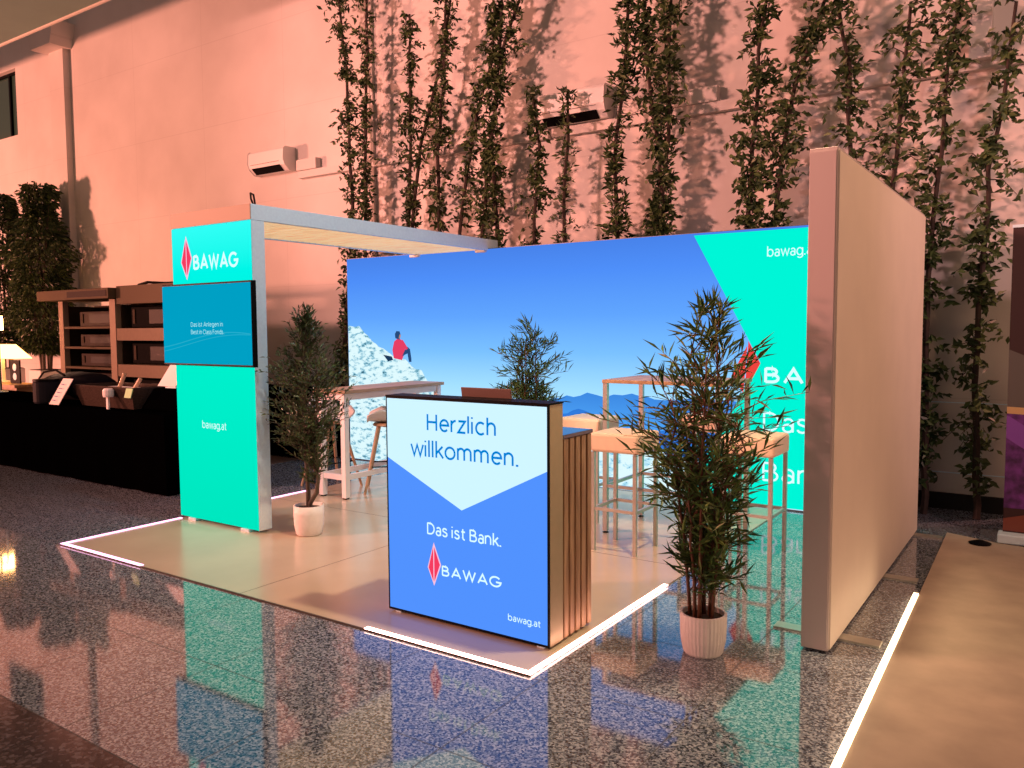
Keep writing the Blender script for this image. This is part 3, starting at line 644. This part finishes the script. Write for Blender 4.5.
# ------------------------------------------------------------------ white high table and shell stools
tb = thing('high_table', (-5.75, 6.2, .008), 'long white high table with oak top beside the rock picture', 'table')
B(-6.0, -5.56, 5.38, 6.86, 1.02, 1.052).build('tabletop', M_oak, tb, bevel=.003)
B(-5.945, -5.60, 5.41, 6.83, .955, 1.019).build('apron', M_white, tb)
for x in (-5.955, -5.645):
    for y in (5.40, 6.78):
        l = B(x, x+.055, y, y+.06, .022, 1.02).build('leg', M_white, tb, bevel=.003)
        B(x+.008, x+.047, y+.01, y+.05, .008, .022).build('foot', M_black, l)
s = MB(); s.box(-5.9, -5.645, 5.41, 5.45, .19, .24); s.box(-5.9, -5.645, 6.79, 6.83, .19, .24); s.box(-5.945, -5.91, 5.46, 6.78, .19, .24); s.box(-5.635, -5.60, 5.46, 6.78, .19, .24)
s.build('foot_rail', M_white, tb)
def shell_stool():
    o = thing('shell_bar_stool', (0, 0, 0), 'x', 'bar stool')
    s = MB(); ns = 10; nu = 14
    # curved shell: profile from front lip, seat, up the back; widths vary
    prof = [(-.20, .70, .17), (-.18, .715, .19), (-.08, .70, .21), (.04, .695, .215), (.13, .715, .21), (.18, .77, .20), (.205, .85, .18), (.22, .93, .14), (.225, .97, .08)]
    for th in (0, -.014):
        for (yy, z, hw) in prof:
            for j in range(nu+1):
                u = -1+2*j/nu; s.v.append((u*hw, yy-abs(u)**2.5*.05*(1 if yy > .1 else -0.2)+(th*.6 if yy > .12 else 0), z+abs(u)**2.2*(.13 if -.12 < yy < .15 else (.07 if yy < .15 else -.02))+(th if yy < .19 else 0)))
    m_ = nu+1; K = len(prof)
    for k in range(K-1):
        for j in range(nu):
            a = k*m_+j; s.f.append((a, a+1, a+m_+1, a+m_)); b = a+K*m_; s.f.append((b, b+m_, b+m_+1, b+1))
    for k in range(K-1):
        for j in (0, nu):
            a = k*m_+j; b = a+K*m_; s.f.append((a, a+m_, b+m_, b) if j == 0 else (a, b, b+m_, a+m_))
    for k in (0, K-1):
        for j in range(nu):
            a = k*m_+j; b = a+K*m_; s.f.append((a, b, b+1, a+1) if k == 0 else (a, a+1, b+1, b))
    s.build('seat_shell', M_shell, o, smooth=True)
    s = MB(); s.lathe(0, 0, [(.14, .655), (.15, .665), (.13, .685)], 20); s.build('seat_base', M_beech, o)
    s = MB(); s.lathe(0, 0, [(.05, .64), (.05, .656)], 16); s.build('swivel', M_black, o)
    for a, b in ((-1, -1), (1, -1), (1, 1), (-1, 1)):
        MB().tube([(a*.085, b*.085, .66), (a*.22, b*.22, 0)], [.020, .013], 10).build('leg', M_beech, o)
    s = MB(); q = .165; s.tube([(-q, -q, .26), (q, -q, .26), (q, q, .26), (-q, q, .26), (-q, -q, .26)], .007, 6); s.build('foot_rest', M_black, o)
    return o
shp = shell_stool()
for i, (x, y, a, lb) in enumerate([(-6.24, 5.83, 80, 'white shell bar stool on the left side of the white high table'),
        (-5.60, 6.0, -50, 'white shell bar stool between the high table and the counter'),
        (-5.30, 6.95, -85, 'farther shell bar stool, only its back showing above the counter')]):
    o = shp if i == 0 else copy_tree(shp)
    o.location = (x, y, .008); o.rotation_euler.z = R(a); tag(o, lb, 'bar stool', 'white shell bar stools with wooden legs')

# ------------------------------------------------------------------ cube stools and steel table
def cube_stool():
    o = thing('cube_bar_stool', (0, 0, 0), 'x', 'bar stool')
    B(-.19, .19, -.19, .19, .725, .865).build('seat', M_cush, o, bevel=.022)
    for a in (-1, 1):
        for b in (-1, 1):
            x, y = a*.165, b*.175; B(x-.013, x+.013, y-.013, y+.013, 0, .725).build('leg', M_steel, o)
    for b in (-1, 1): B(-.152, .152, b*.175-.01, b*.175+.01, .30, .322).build('foot_rail', M_steel, o)
    for a in (-1, 1): B(a*.165-.01, a*.165+.01, -.162, .162, .30, .322).build('foot_rail', M_steel, o)
    return o
cs = cube_stool()
for i, (x, y, lb) in enumerate([(-2.625, 5.32, 'cream cube-seat bar stool nearest the slatted counter side'), (-1.80, 5.73, 'cream cube-seat bar stool in front of the teal wall'),
        (-3.33, 6.07, 'cream cube-seat bar stool peeking over the counter worktop'), (-2.55, 6.75, 'cream cube-seat bar stool behind the steel table, mostly hidden by the bamboo')]):
    o = cs if i == 0 else copy_tree(cs)
    o.location = (x, y, .008); tag(o, lb, 'bar stool', 'cream cube-seat bar stools on steel legs')
cs_r = [o for o in bpy.data.objects if o.name.startswith('cube_bar_stool') and abs(o.location.x+1.80) < .01][0]; cs_r.location.z = 0.0
st = thing('steel_high_table', (-2.4, 6.0, .008), 'steel-legged high table behind the tall bamboo plant', 'table')
B(-2.98, -2.02, 5.63, 6.33, 1.195, 1.222).build('tabletop', M_oak, st, bevel=.003)
for x in (-2.975, -2.065):
    for y in (5.635, 6.285):
        l = B(x, x+.036, y, y+.036, .022, 1.195).build('leg', M_steel, st)
        MB().lathe(x+.018, y+.018, [(.024, .008), (.024, .013), (.008, .016), (.008, .022)], 14).build('foot', M_black, l)
for y in (5.65, 6.30): B(-2.94, -2.06, y-.01, y+.01, .37, .395).build('foot_rail', M_steel, st)
for x in (-2.957, -2.047): B(x-.01, x+.01, 5.67, 6.28, .37, .395).build('foot_rail', M_steel, st)

# ------------------------------------------------------------------ potted plants
def pot(o, x, y, z0, r, h, flute=.02):
    r0 = r*.86
    pr = [(r0*.9, z0), (r0, z0+.012), (r*.97, z0+h*.35), (r, z0+h*.7), (r, z0+h), (r*.9, z0+h), (r*.9, z0+h-.03)]
    MB().lathe(x, y, pr, 72, flute).build('pot', M_pot, o, smooth=not flute)
    MB().lathe(x, y, [(r*.89, z0+h-.05), (r*.89, z0+h-.025), (r*.5, z0+h-.018)], 24).build('soil', M_soil, o)
def bamboo(x, y, z0, h, env, label, seed, ncane=9, nl=2300, pr=.115, ph=.225):
    rnd = random.Random(seed); o = thing('potted_bamboo', (x, y, z0), label, 'potted plant')
    pot(o, x, y, z0, pr, ph)
    def rad(z):
        zs = [e[0] for e in env]
        if z <= zs[0]: return env[0][1]
        for (a, ra), (b, rb) in zip(env[:-1], env[1:]):
            if a <= z <= b: return ra+(rb-ra)*(z-a)/(b-a)
        return env[-1][1]
    canes = []; lf = MB()
    for q in range(ncane):
        a = q*2.4; r0 = .03+.045*rnd.random(); top = h*(1-.06*q) if q else h*.985
        pts = []
        for k in range(9):
            f = k/8; z = z0+ph-.04+(top-ph)*f
            lean = r0+rad(z-z0)*.42*f*(.4+.6*rnd.random())*(0.3 if q == 0 else 1)
            pts.append(Vector((x+lean*math.cos(a+f*.3), y+lean*math.sin(a+f*.3), z)))
        MB().tube(pts, [.0105-.0009*k for k in range(9)], 7).build('cane', M_cane, o, smooth=True); canes.append(pts)
    br = MB()
    nb = nl//9
    for q in range(nb):
        pts = canes[rnd.randrange(ncane)]; u = (rnd.random()**.8)*8; k = min(7, int(u)); p = pts[k].lerp(pts[k+1], u-k)
        if p.z-z0 < ph+.03: continue
        a = rnd.uniform(0, 2*math.pi); R_ = rad(p.z-z0)*rnd.uniform(.2, 1.0)*(1+.22*math.sin(2*a+p.z*6))
        c = Vector((x+R_*math.cos(a), y+R_*math.sin(a), p.z+rnd.uniform(.03, .20)))
        if (c-p).length > .6: c = p+(c-p)*.6/(c-p).length
        c.z = min(c.z, z0+h)
        mid = p.lerp(c, .5)+Vector((0, 0, .03)); br.tube([p, mid, c], [.003, .002, .0012], 4, False)
        out = (c-p).normalized()
        for j in range(9):
            f = .35+.65*j/8; s_ = p.lerp(mid, f*2) if f < .5 else mid.lerp(c, f*2-1)
            d = out*.8+Vector((rnd.uniform(-.8, .8), rnd.uniform(-.8, .8), rnd.uniform(-.45, .85)))
            L = rnd.uniform(.07, .135); lf.leaf(s_, d, Vector((rnd.uniform(-1, 1), rnd.uniform(-1, 1), 1)), L, L*.135, .1)
    br.build('branches', M_cane, o); lf.build('foliage', M_bamb, o)
    return o
ENV = [(.20, .13), (.40, .20), (.62, .25), (.85, .34), (1.05, .46), (1.2, .40), (1.38, .30), (1.54, .17), (1.66, .09), (1.75, .03)]
bamboo(-1.445, 3.81, 0, 1.73, ENV, 'tall leafy bamboo plant in a ribbed white pot beside the counter', 21, nl=3000, ph=.205)
ENV2 = [(.25, .16), (.6, .28), (.9, .33), (1.2, .33), (1.45, .24), (1.6, .13), (1.72, .04)]
bamboo(-4.20, 6.45, .008, 1.66, ENV2, 'bushy green bamboo plant rising behind the counter', 33, nl=2600, ncane=8)
def olive(x, y, label, seed):
    z0 = .008; rnd = random.Random(seed); o = thing('potted_olive_tree', (x, y, z0), label, 'potted plant')
    pot(o, x, y, z0, .118, .235, .0)
    A = [(x, y, .2), (x+.0, y, .35), (x-.015, y, .6), (x-.02, y, .85), (x-.01, y, 1.1), (x-.03, y, 1.4), (x-.02, y, 1.68)]
    Bp = [(x+.02, y, .2), (x+.03, y-.01, .26), (x+.12, y-.02, .36), (x+.14, y-.02, .48), (x+.06, y-.01, .60), (x+.05, y, .75), (x+.10, y+.02, 1.0), (x+.13, y, 1.3)]
    MB().tube(A, [.020, .018, .016, .013, .010, .007, .003], 8).build('trunk', M_grey, o, smooth=True)
    MB().tube(Bp, [.020, .019, .017, .016, .014, .012, .008, .004], 8).build('trunk', M_grey, o, smooth=True)
    tw_ = MB(); lf = MB()
    def rad(z):
        e = [(.45, .12), (.7, .22), (.95, .32), (1.15, .38), (1.35, .34), (1.5, .22), (1.65, .16), (1.8, .05)]
        for (a, ra), (b, rb) in zip(e[:-1], e[1:]):
            if a <= z <= b: return ra+(rb-ra)*(z-a)/(b-a)
        return .05
    for q in range(430):
        src = A if rnd.random() < .55 else Bp; u = (.35+.65*rnd.random())*(len(src)-1); k = min(len(src)-2, int(u)); p = Vector(src[k]).lerp(Vector(src[k+1]), u-k)
        a = rnd.uniform(0, 2*math.pi); zt = min(1.79, p.z+rnd.uniform(.02, .26)); r = rad(zt)*rnd.uniform(.4, 1.05)
        if zt < .75 and math.cos(a) < .1: continue
        c = Vector((x+r*math.cos(a), y+r*math.sin(a), zt)); mid = p.lerp(c, .5)-Vector((0, 0, .02))
        tw_.tube([p, mid, c], [.0035, .0025, .0012], 4, False); out = (c-p).normalized()
        for j in range(13):
            f = .2+.8*j/12; s_ = p.lerp(mid, f*2) if f < .5 else mid.lerp(c, f*2-1)
            d = out+Vector((rnd.uniform(-1, 1), rnd.uniform(-1, 1), rnd.uniform(-.5, .9))); L = rnd.uniform(.035, .06)
            lf.leaf(s_, d, Vector((rnd.uniform(-1, 1), rnd.uniform(-1, 1), 1)), L, L*.30, .1)
    tw_.build('twigs', M_grey, o); lf.build('foliage', M_olive, o)
olive(-4.90, 4.33, 'olive tree in a plain cream pot beside the teal tower', 4)

# ------------------------------------------------------------------ black table at left with its things
def draped(name, x0, x1, y0, y1, h, label, seed):
    """table hidden under a floor-length cloth with soft folds"""
    o = thing(name, ((x0+x1)/2, (y0+y1)/2, 0), label, 'table'); s = MB(); per = []
    def edge(ax, bx, n): return [(ax[0]+(bx[0]-ax[0])*k/n, ax[1]+(bx[1]-ax[1])*k/n) for k in range(n)]
    per = edge((x0, y0), (x1, y0), int((x1-x0)*14))+edge((x1, y0), (x1, y1), 12)+edge((x1, y1), (x0, y1), int((x1-x0)*14))+edge((x0, y1), (x0, y0), 12)
    n = len(per); cx, cy = (x0+x1)/2, (y0+y1)/2
    for z, amp in ((h, 0), (h-.02, .3), (h*.5, .7), (.01, 1)):
        for k, (px, py) in enumerate(per):
            f = .008*amp*math.sin(k*1.05+seed)+.008*amp*math.sin(k*.37)
            sx = 1 if px > cx else -1; sy = 1 if py > cy else -1
            ex = abs(px-(x1 if sx > 0 else x0)) < 1e-6; s.v.append((px+(f*sx if ex else 0), py+(0 if ex else f*sy), z))
    for r_ in range(3):
        for k in range(n):
            a = r_*n+k; b = r_*n+(k+1) % n; s.f.append((b, a, a+n, b+n))
    s.f.append(tuple(range(n)))
    s.build('tablecloth', M_cloth, o, smooth=False); return o
draped('draped_table', -13.6, -7.22, 4.58, 5.45, .80, 'long low table under a floor-length black cloth at the left', 1)
draped('draped_stage_table', -9.6, -7.62, 6.9, 7.6, .86, 'black draped table against the wall behind the tower', 2)
ZT = .802
b_ = thing('duffel_bag', (-9.85, 5.0, ZT), 'dark soft bag slumped on the black table', 'bag')
s = MB(); nn = 16; rings = [(-10.55, .12, .16), (-10.45, .20, .24), (-10.2, .23, .31), (-9.8, .24, .34), (-9.45, .23, .33), (-9.22, .18, .27), (-9.15, .12, .18)]
for (x, ry, hz) in rings:
    for j in range(nn):
        t_ = 2*math.pi*j/nn; s.v.append((x, 5.12+ry*math.cos(t_)*(1 if True else 1), ZT+hz/2+hz/2*math.copysign(abs(math.sin(t_))**.7, math.sin(t_))))
for k in range(len(rings)-1):
    for j in range(nn): a = k*nn+j; c_ = k*nn+(j+1) % nn; s.f.append((a, c_, c_+nn, a+nn))
s.f += [tuple(reversed(range(nn))), tuple(range((len(rings)-1)*nn, len(rings)*nn))]
s.build('bag_body', M_navy, b_, smooth=True)
MB().tube([(-10.2, 4.86, ZT+.26), (-10.0, 4.82, ZT+.34), (-9.8, 4.86, ZT+.37), (-9.6, 4.86, ZT+.31)], .012, 6).build('handle', M_black, b_)
cp = thing('storage_jar', (-9.70, 4.70, ZT), 'dark grey round jar in front of the dark bag', 'jar')
MB().lathe(-9.70, 4.70, [(.13, ZT), (.14, ZT+.02), (.14, ZT+.24), (.13, ZT+.25)], 24).build('jar_body', M_gbag, cp, smooth=False)
MB().lathe(-9.70, 4.70, [(.142, ZT+.25), (.142, ZT+.275), (.05, ZT+.28)], 24).build('lid', M_black, cp)
def leaning(name, x0, x1, y, z0, z1, lean, shear, mt, label, cat, par=None, th=.008):
    s = MB(); s.v = [(x0, y, z0), (x1, y, z0), (x1+shear, y+lean, z1), (x0+shear, y+lean, z1)]; s.v += [(a, b+th, c_) for a, b, c_ in s.v]
    s.f = [(0, 1, 2, 3), (7, 6, 5, 4), (0, 4, 5, 1), (1, 5, 6, 2), (2, 6, 7, 3), (3, 7, 4, 0)]
    o = s.build(name, mt, par, org=None if par else ((x0+x1)/2, y, z0))
    return tag(o, label, cat)
lh = leaning('leaflet', -9.46, -9.25, 4.60, ZT+.003, 1.10, .06, .22, M_paper, 'white printed leaflet leaning by the wicker basket', 'leaflet')
for k in range(5): leaning('printed_line', -9.38+.035*k, -9.31+.035*k, 4.595+.009*k, ZT+.05+.045*k, ZT+.056+.045*k, .002, .004, M_grn if k == 9 else M_jean, None, None, lh, .001)
bk = thing('wicker_basket', (-8.5, 4.95, ZT), 'long brown wicker basket of papers on the black table', 'basket')
s = MB(); s.v = [(-9.05, 4.76, ZT), (-8.03, 4.76, ZT), (-8.03, 5.16, ZT), (-9.05, 5.16, ZT), (-9.12, 4.70, 1.02), (-7.96, 4.70, 1.02), (-7.96, 5.22, 1.02), (-9.12, 5.22, 1.02),
  (-9.08, 4.74, 1.02), (-8.0, 4.74, 1.02), (-8.0, 5.18, 1.02), (-9.08, 5.18, 1.02), (-9.03, 4.79, .84), (-8.05, 4.79, .84), (-8.05, 5.13, .84), (-9.03, 5.13, .84)]
s.f = [(3, 2, 1, 0), (0, 1, 5, 4), (1, 2, 6, 5), (2, 3, 7, 6), (3, 0, 4, 7), (4, 5, 9, 8), (5, 6, 10, 9), (6, 7, 11, 10), (7, 4, 8, 11), (8, 9, 13, 12), (9, 10, 14, 13), (10, 11, 15, 14), (11, 8, 12, 15), (12, 13, 14, 15)]
s.build('basket_body', M_wicker, bk)
rim = MB().tube([(-9.1, 4.72, 1.02), (-7.98, 4.72, 1.02), (-7.98, 5.2, 1.02), (-9.1, 5.2, 1.02), (-9.1, 4.72, 1.02)], .016, 6); rim.build('rim', M_wicker, bk)
tag(B(-8.95, -8.1, 4.82, 5.1, .845, 1.0).build('paper_stack', M_paper, org=(-8.5, 4.95, .845)), 'white papers filling the wicker basket', 'paper')
for x, zz, lb in ((-8.62, 1.16, 'thin brown stick standing upright in the basket papers'), (-8.32, 1.11, 'short brown stick at the right end of the basket papers')):
    tag(MB().tube([(x, 4.95, 1.0), (x+.07, 4.98, zz)], .022, 8).build('stick', M_beech, org=(x, 4.95, 1.0)), lb, 'stick')
rs = thing('draped_riser', (-7.62, 5.05, ZT), 'black draped riser at the right end of the table', 'riser')
s = MB(); s.v = [(-8.0, 4.8, ZT), (-7.3, 4.8, ZT), (-7.3, 5.35, ZT), (-8.0, 5.35, ZT), (-7.82, 4.85, 1.03), (-7.34, 4.85, 1.03), (-7.34, 5.33, 1.03), (-7.82, 5.33, 1.03)]
s.f = [(3, 2, 1, 0), (4, 5, 6, 7), (0, 1, 5, 4), (1, 2, 6, 5), (2, 3, 7, 6), (3, 0, 4, 7)]
s.build('riser_cloth', M_cloth, rs, bevel=.03)
tb_ = thing('tablet_stand', (-7.6, 4.95, 1.035), 'pale tilted tablet on a small stand at the table end', 'tablet')
leaning('tablet', -7.93+.12, -7.60+.1, 4.90, 1.05, 1.27, .09, .10, M_paper, None, None, tb_, .012)
B(-7.72, -7.54, 4.93, 5.06, 1.032, 1.042).build('stand_foot', M_alu, tb_)
MB().tube([(-7.62, 5.0, 1.04), (-7.60, 4.98, 1.15)], .012, 8).build('stand_arm', M_alu, tb_)
leaning('price_card', -8.08, -7.96, 4.685, .93, 1.03, .0, .05, M_grn, 'small green and white card on the basket corner', 'card')
kt = thing('key_tag', (-8.33, 4.66, .80), 'small pale key-shaped tag hanging in front of the basket', 'tag')
MB().lathe(-8.33, 4.66, [(.05, .93), (.055, .95), (.055, 1.0), (.04, 1.02)], 12).build('tag_head', M_paper, kt)
B(-8.36, -8.325, 4.65, 4.67, .80, .94).build('tag_stem', M_paper, kt)

fl = thing('flood_lamp', (-12.75, 5.5, 0), 'bright amber floodlight on a slim stand at the left edge of the photo', 'lamp')
MB().tube([(-12.8, 5.56, .02), (-12.8, 5.56, 1.62)], .015, 8).build('stand_pole', M_black, fl)
MB().lathe(-12.8, 5.56, [(.06, .0), (.06, .015), (.03, .03)], 24).build('stand_base', M_black, fl)
B(-12.90, -12.70, 5.40, 5.60, 1.62, 1.88).build('lamp_housing', M_black, fl, bevel=.01)
B(-12.698, -12.692, 5.42, 5.58, 1.65, 1.85).build('lamp_lens', M_lens, fl)
flat('lamp_lens', [(-12.88, 1.65), (-12.72, 1.65), (-12.72, 1.85), (-12.88, 1.85)], 5.398, M_lens, fl)
# shelving unit behind the table
sh = thing('shelving_unit', (-10.6, 6.3, 0), 'brown open shelving unit with stacked machines behind the black table', 'shelving')
B(-12.35, -10.46, 5.9, 6.6, 2.06, 2.20).build('top_cabinet', M_rackh, sh, bevel=.005)
B(-10.44, -8.55, 6.0, 6.6, 1.98, 2.22).build('top_cabinet', M_rackh, sh, bevel=.005)
B(-11.5, -10.5, 5.895, 5.9, 2.09, 2.17).build('display_strip', M_machine, sh)
B(-12.0, -8.55, 6.55, 6.6, .05, 2.0).build('back_panel', M_rackd, sh)
for x, w_, m_ in ((-11.95, .12, M_post), (-10.62, .14, M_post), (-8.7, .15, M_post)):
    B(x, x+w_, 6.0, 6.08, 0, 2.05).build('post', m_, sh)
for x in (-11.9, -10.5, -8.62): B(x, x+.04, 6.08, 6.55, 0, 1.98).build('side_panel', M_rackd, sh)
for z in (1.66, 1.38, 1.10, .82, .5): B(-11.81, -10.63, 6.0, 6.55, z, z+.03).build('shelf', M_rackh, sh)
for z in (1.50, 1.02, .55): B(-10.46, -8.7, 6.0, 6.55, z, z+.16).build('shelf', M_rackw, sh)
M_mblk = mat('machine_black', (.003, .003, .003), .7, spec=.02)
def machine(x0, x1, z0, z1, y0, label):
    o = thing('stacked_machine', ((x0+x1)/2, y0, z0), label, 'machine', 'machines on the shelving unit')
    B(x0, x1, y0, y0+.35, z0+.004, z1).build('housing', M_mblk if x0 > -10.5 else M_machine, o, bevel=.006)
    B(x0+.28*(x1-x0), x1-.15*(x1-x0), y0-.006, y0, z0+.05, z1-.04).build('front_window', M_black, o)
    B(x0+.05, x0+.10, y0-.012, y0, z0+.05, z1-.03).build('handle', M_rackd, o)
for x0, x1, z0, z1, lb in ((-11.6, -10.68, 1.69, 1.90, 'brown machine on the top left shelf'), (-11.6, -10.68, 1.41, 1.58, 'plain brown machine on the second left shelf'),
        (-11.6, -10.68, 1.13, 1.31, 'brown machine on the third left shelf'), (-11.5, -10.68, .85, 1.04, 'brown machine on the lowest visible left shelf'),
        (-10.3, -8.8, 1.67, 1.94, 'black machine in the top right bay of the shelving'), (-10.3, -8.8, 1.19, 1.46, 'black machine in the middle right bay of the shelving'), (-10.3, -8.8, .72, .98, 'black machine in the lowest visible right bay')):
    machine(x0, x1, z0, z1, 6.12, lb)
tag(MB().tube([(-10.4, 6.3, 2.245), (-10.1, 6.25, 2.27), (-9.8, 6.3, 2.25), (-9.3, 6.35, 2.245)], .02, 6).build('coiled_cable', M_black, org=(-9.9, 6.3, 2.22)), 'black cable lying on top of the shelving unit', 'cable')

# lamp-lit corner at the far left
lc = thing('side_cabinet', (-13.3, 6.0, 0), 'lit wooden side cabinet at the left edge behind the black table', 'cabinet')
B(-14.6, -12.75, 5.75, 6.1, 0, .80).build('cabinet_body', M_oak, lc, bevel=.01)
B(-14.6, -12.7, 5.70, 6.1, .80, .84).build('cabinet_top', M_beech, lc)
B(-14.6, -12.8, 5.72, 5.75, .6, .64).build('cabinet_rail', M_beech, lc)
lm = thing('table_lamp', (-13.45, 5.95, .84), 'table lamp with a glowing amber shade at the left edge', 'lamp')
s = MB(); s.v = [(-14.1, 5.8, 1.22), (-12.98, 5.8, 1.22), (-12.98, 6.1, 1.22), (-14.1, 6.1, 1.22), (-13.9, 5.86, 1.43), (-13.35, 5.86, 1.43), (-13.35, 6.04, 1.43), (-13.9, 6.04, 1.43)]
s.f = [(3, 2, 1, 0), (4, 5, 6, 7), (0, 1, 5, 4), (1, 2, 6, 5), (2, 3, 7, 6), (3, 0, 4, 7)]; s.build('lamp_shade', M_lampg, lm)
MB().tube([(-13.6, 5.95, .86), (-13.6, 5.95, 1.22)], .03, 10).build('lamp_stem', M_white, lm)
MB().lathe(-13.6, 5.95, [(.12, .841), (.12, .86), (.03, .87)], 20).build('lamp_base', M_white, lm)
pfm = thing('picture_frame', (-13.1, 5.9, .84), 'small dark picture frame with two pale circles beside the lamp', 'picture frame')
B(-13.22, -12.92, 5.88, 5.90, .845, 1.20).build('frame', M_black, pfm)
for z in (.95, 1.09): MB().prism([(-13.07+.055*math.cos(a*math.pi/8), z+.055*math.sin(a*math.pi/8)) for a in range(16)], 5.876, 5.88).build('pale_disc', M_alu, pfm)
hk = thing('hook_stand', (-12.0, 5.2, ZT), 'slim chrome hook stand on the black table at the left edge', 'stand')
MB().tube([(-12.0, 5.2, ZT+.01), (-12.0, 5.2, 1.52), (-12.04, 5.2, 1.60), (-12.14, 5.2, 1.62), (-12.2, 5.2, 1.57), (-12.2, 5.2, 1.50)], .012, 8).build('hook_pole', M_alu, hk, smooth=True)
MB().lathe(-12.0, 5.2, [(.10, ZT), (.10, ZT+.012), (.02, ZT+.02)], 20).build('foot_disc', M_alu, hk)

# ------------------------------------------------------------------ roll-up banner at far right
rb = thing('rollup_banner', (.1, 6.95, .03), 'dark roll-up banner with purple lower picture at the right edge', 'banner')
B(-.33, .55, 6.95, 6.955, .10, 2.33).build('banner_fabric', M_brown, rb)
B(-.335, .555, 6.94, 6.965, 2.33, 2.35).build('top_rail', M_alu, rb)
B(-.36, .58, 6.84, 7.0, .032, .10).build('base_cassette', M_alu, rb, bevel=.01)
M_pur = mat('banner_purple', (.10, .02, .16), .5, noise=.8, scale=14)
M_gold = mat('banner_gold', (.55, .36, .16), .5); M_dgrey = mat('banner_grey', (.10, .09, .08), .6)
flat('printed_purple_field', [(-.33, .28), (.55, .28), (.55, .95), (-.33, .98)], 6.948, M_pur, rb)
flat('printed_gold_band', [(-.33, .98), (.55, .95), (.55, 1.0), (-.33, 1.03)], 6.947, M_gold, rb)
flat('printed_grey_facet', [(-.33, 1.03), (.55, 1.0), (.55, 1.05), (-.33, 1.45)], 6.947, M_dgrey, rb)
flat('printed_red_band', [(-.33, .11), (.55, .11), (.55, .45), (-.33, .20)], 6.946, mat('banner_red', (.20, .05, .03), .6), rb)
flat('printed_violet_facet', [(-.33, .8), (.2, .45), (.2, .62), (-.33, .97)], 6.9465, mat('banner_violet', (.20, .06, .36), .5), rb)
tag(MB().lathe(-.46, 6.75, [(.07, .031), (.075, .04), (.02, .06)], 16).build('cable_puck', M_black, org=(-.46, 6.75, .031)), 'small black round puck on the carpet beside the banner', 'puck')
tag(B(-13.5, -7.9, 5.7, 6.85, .0005, .006).build('floor_mat', M_ground, org=(-10, 6.3, 0)), 'dark brown mat on the floor behind the black table', 'mat')
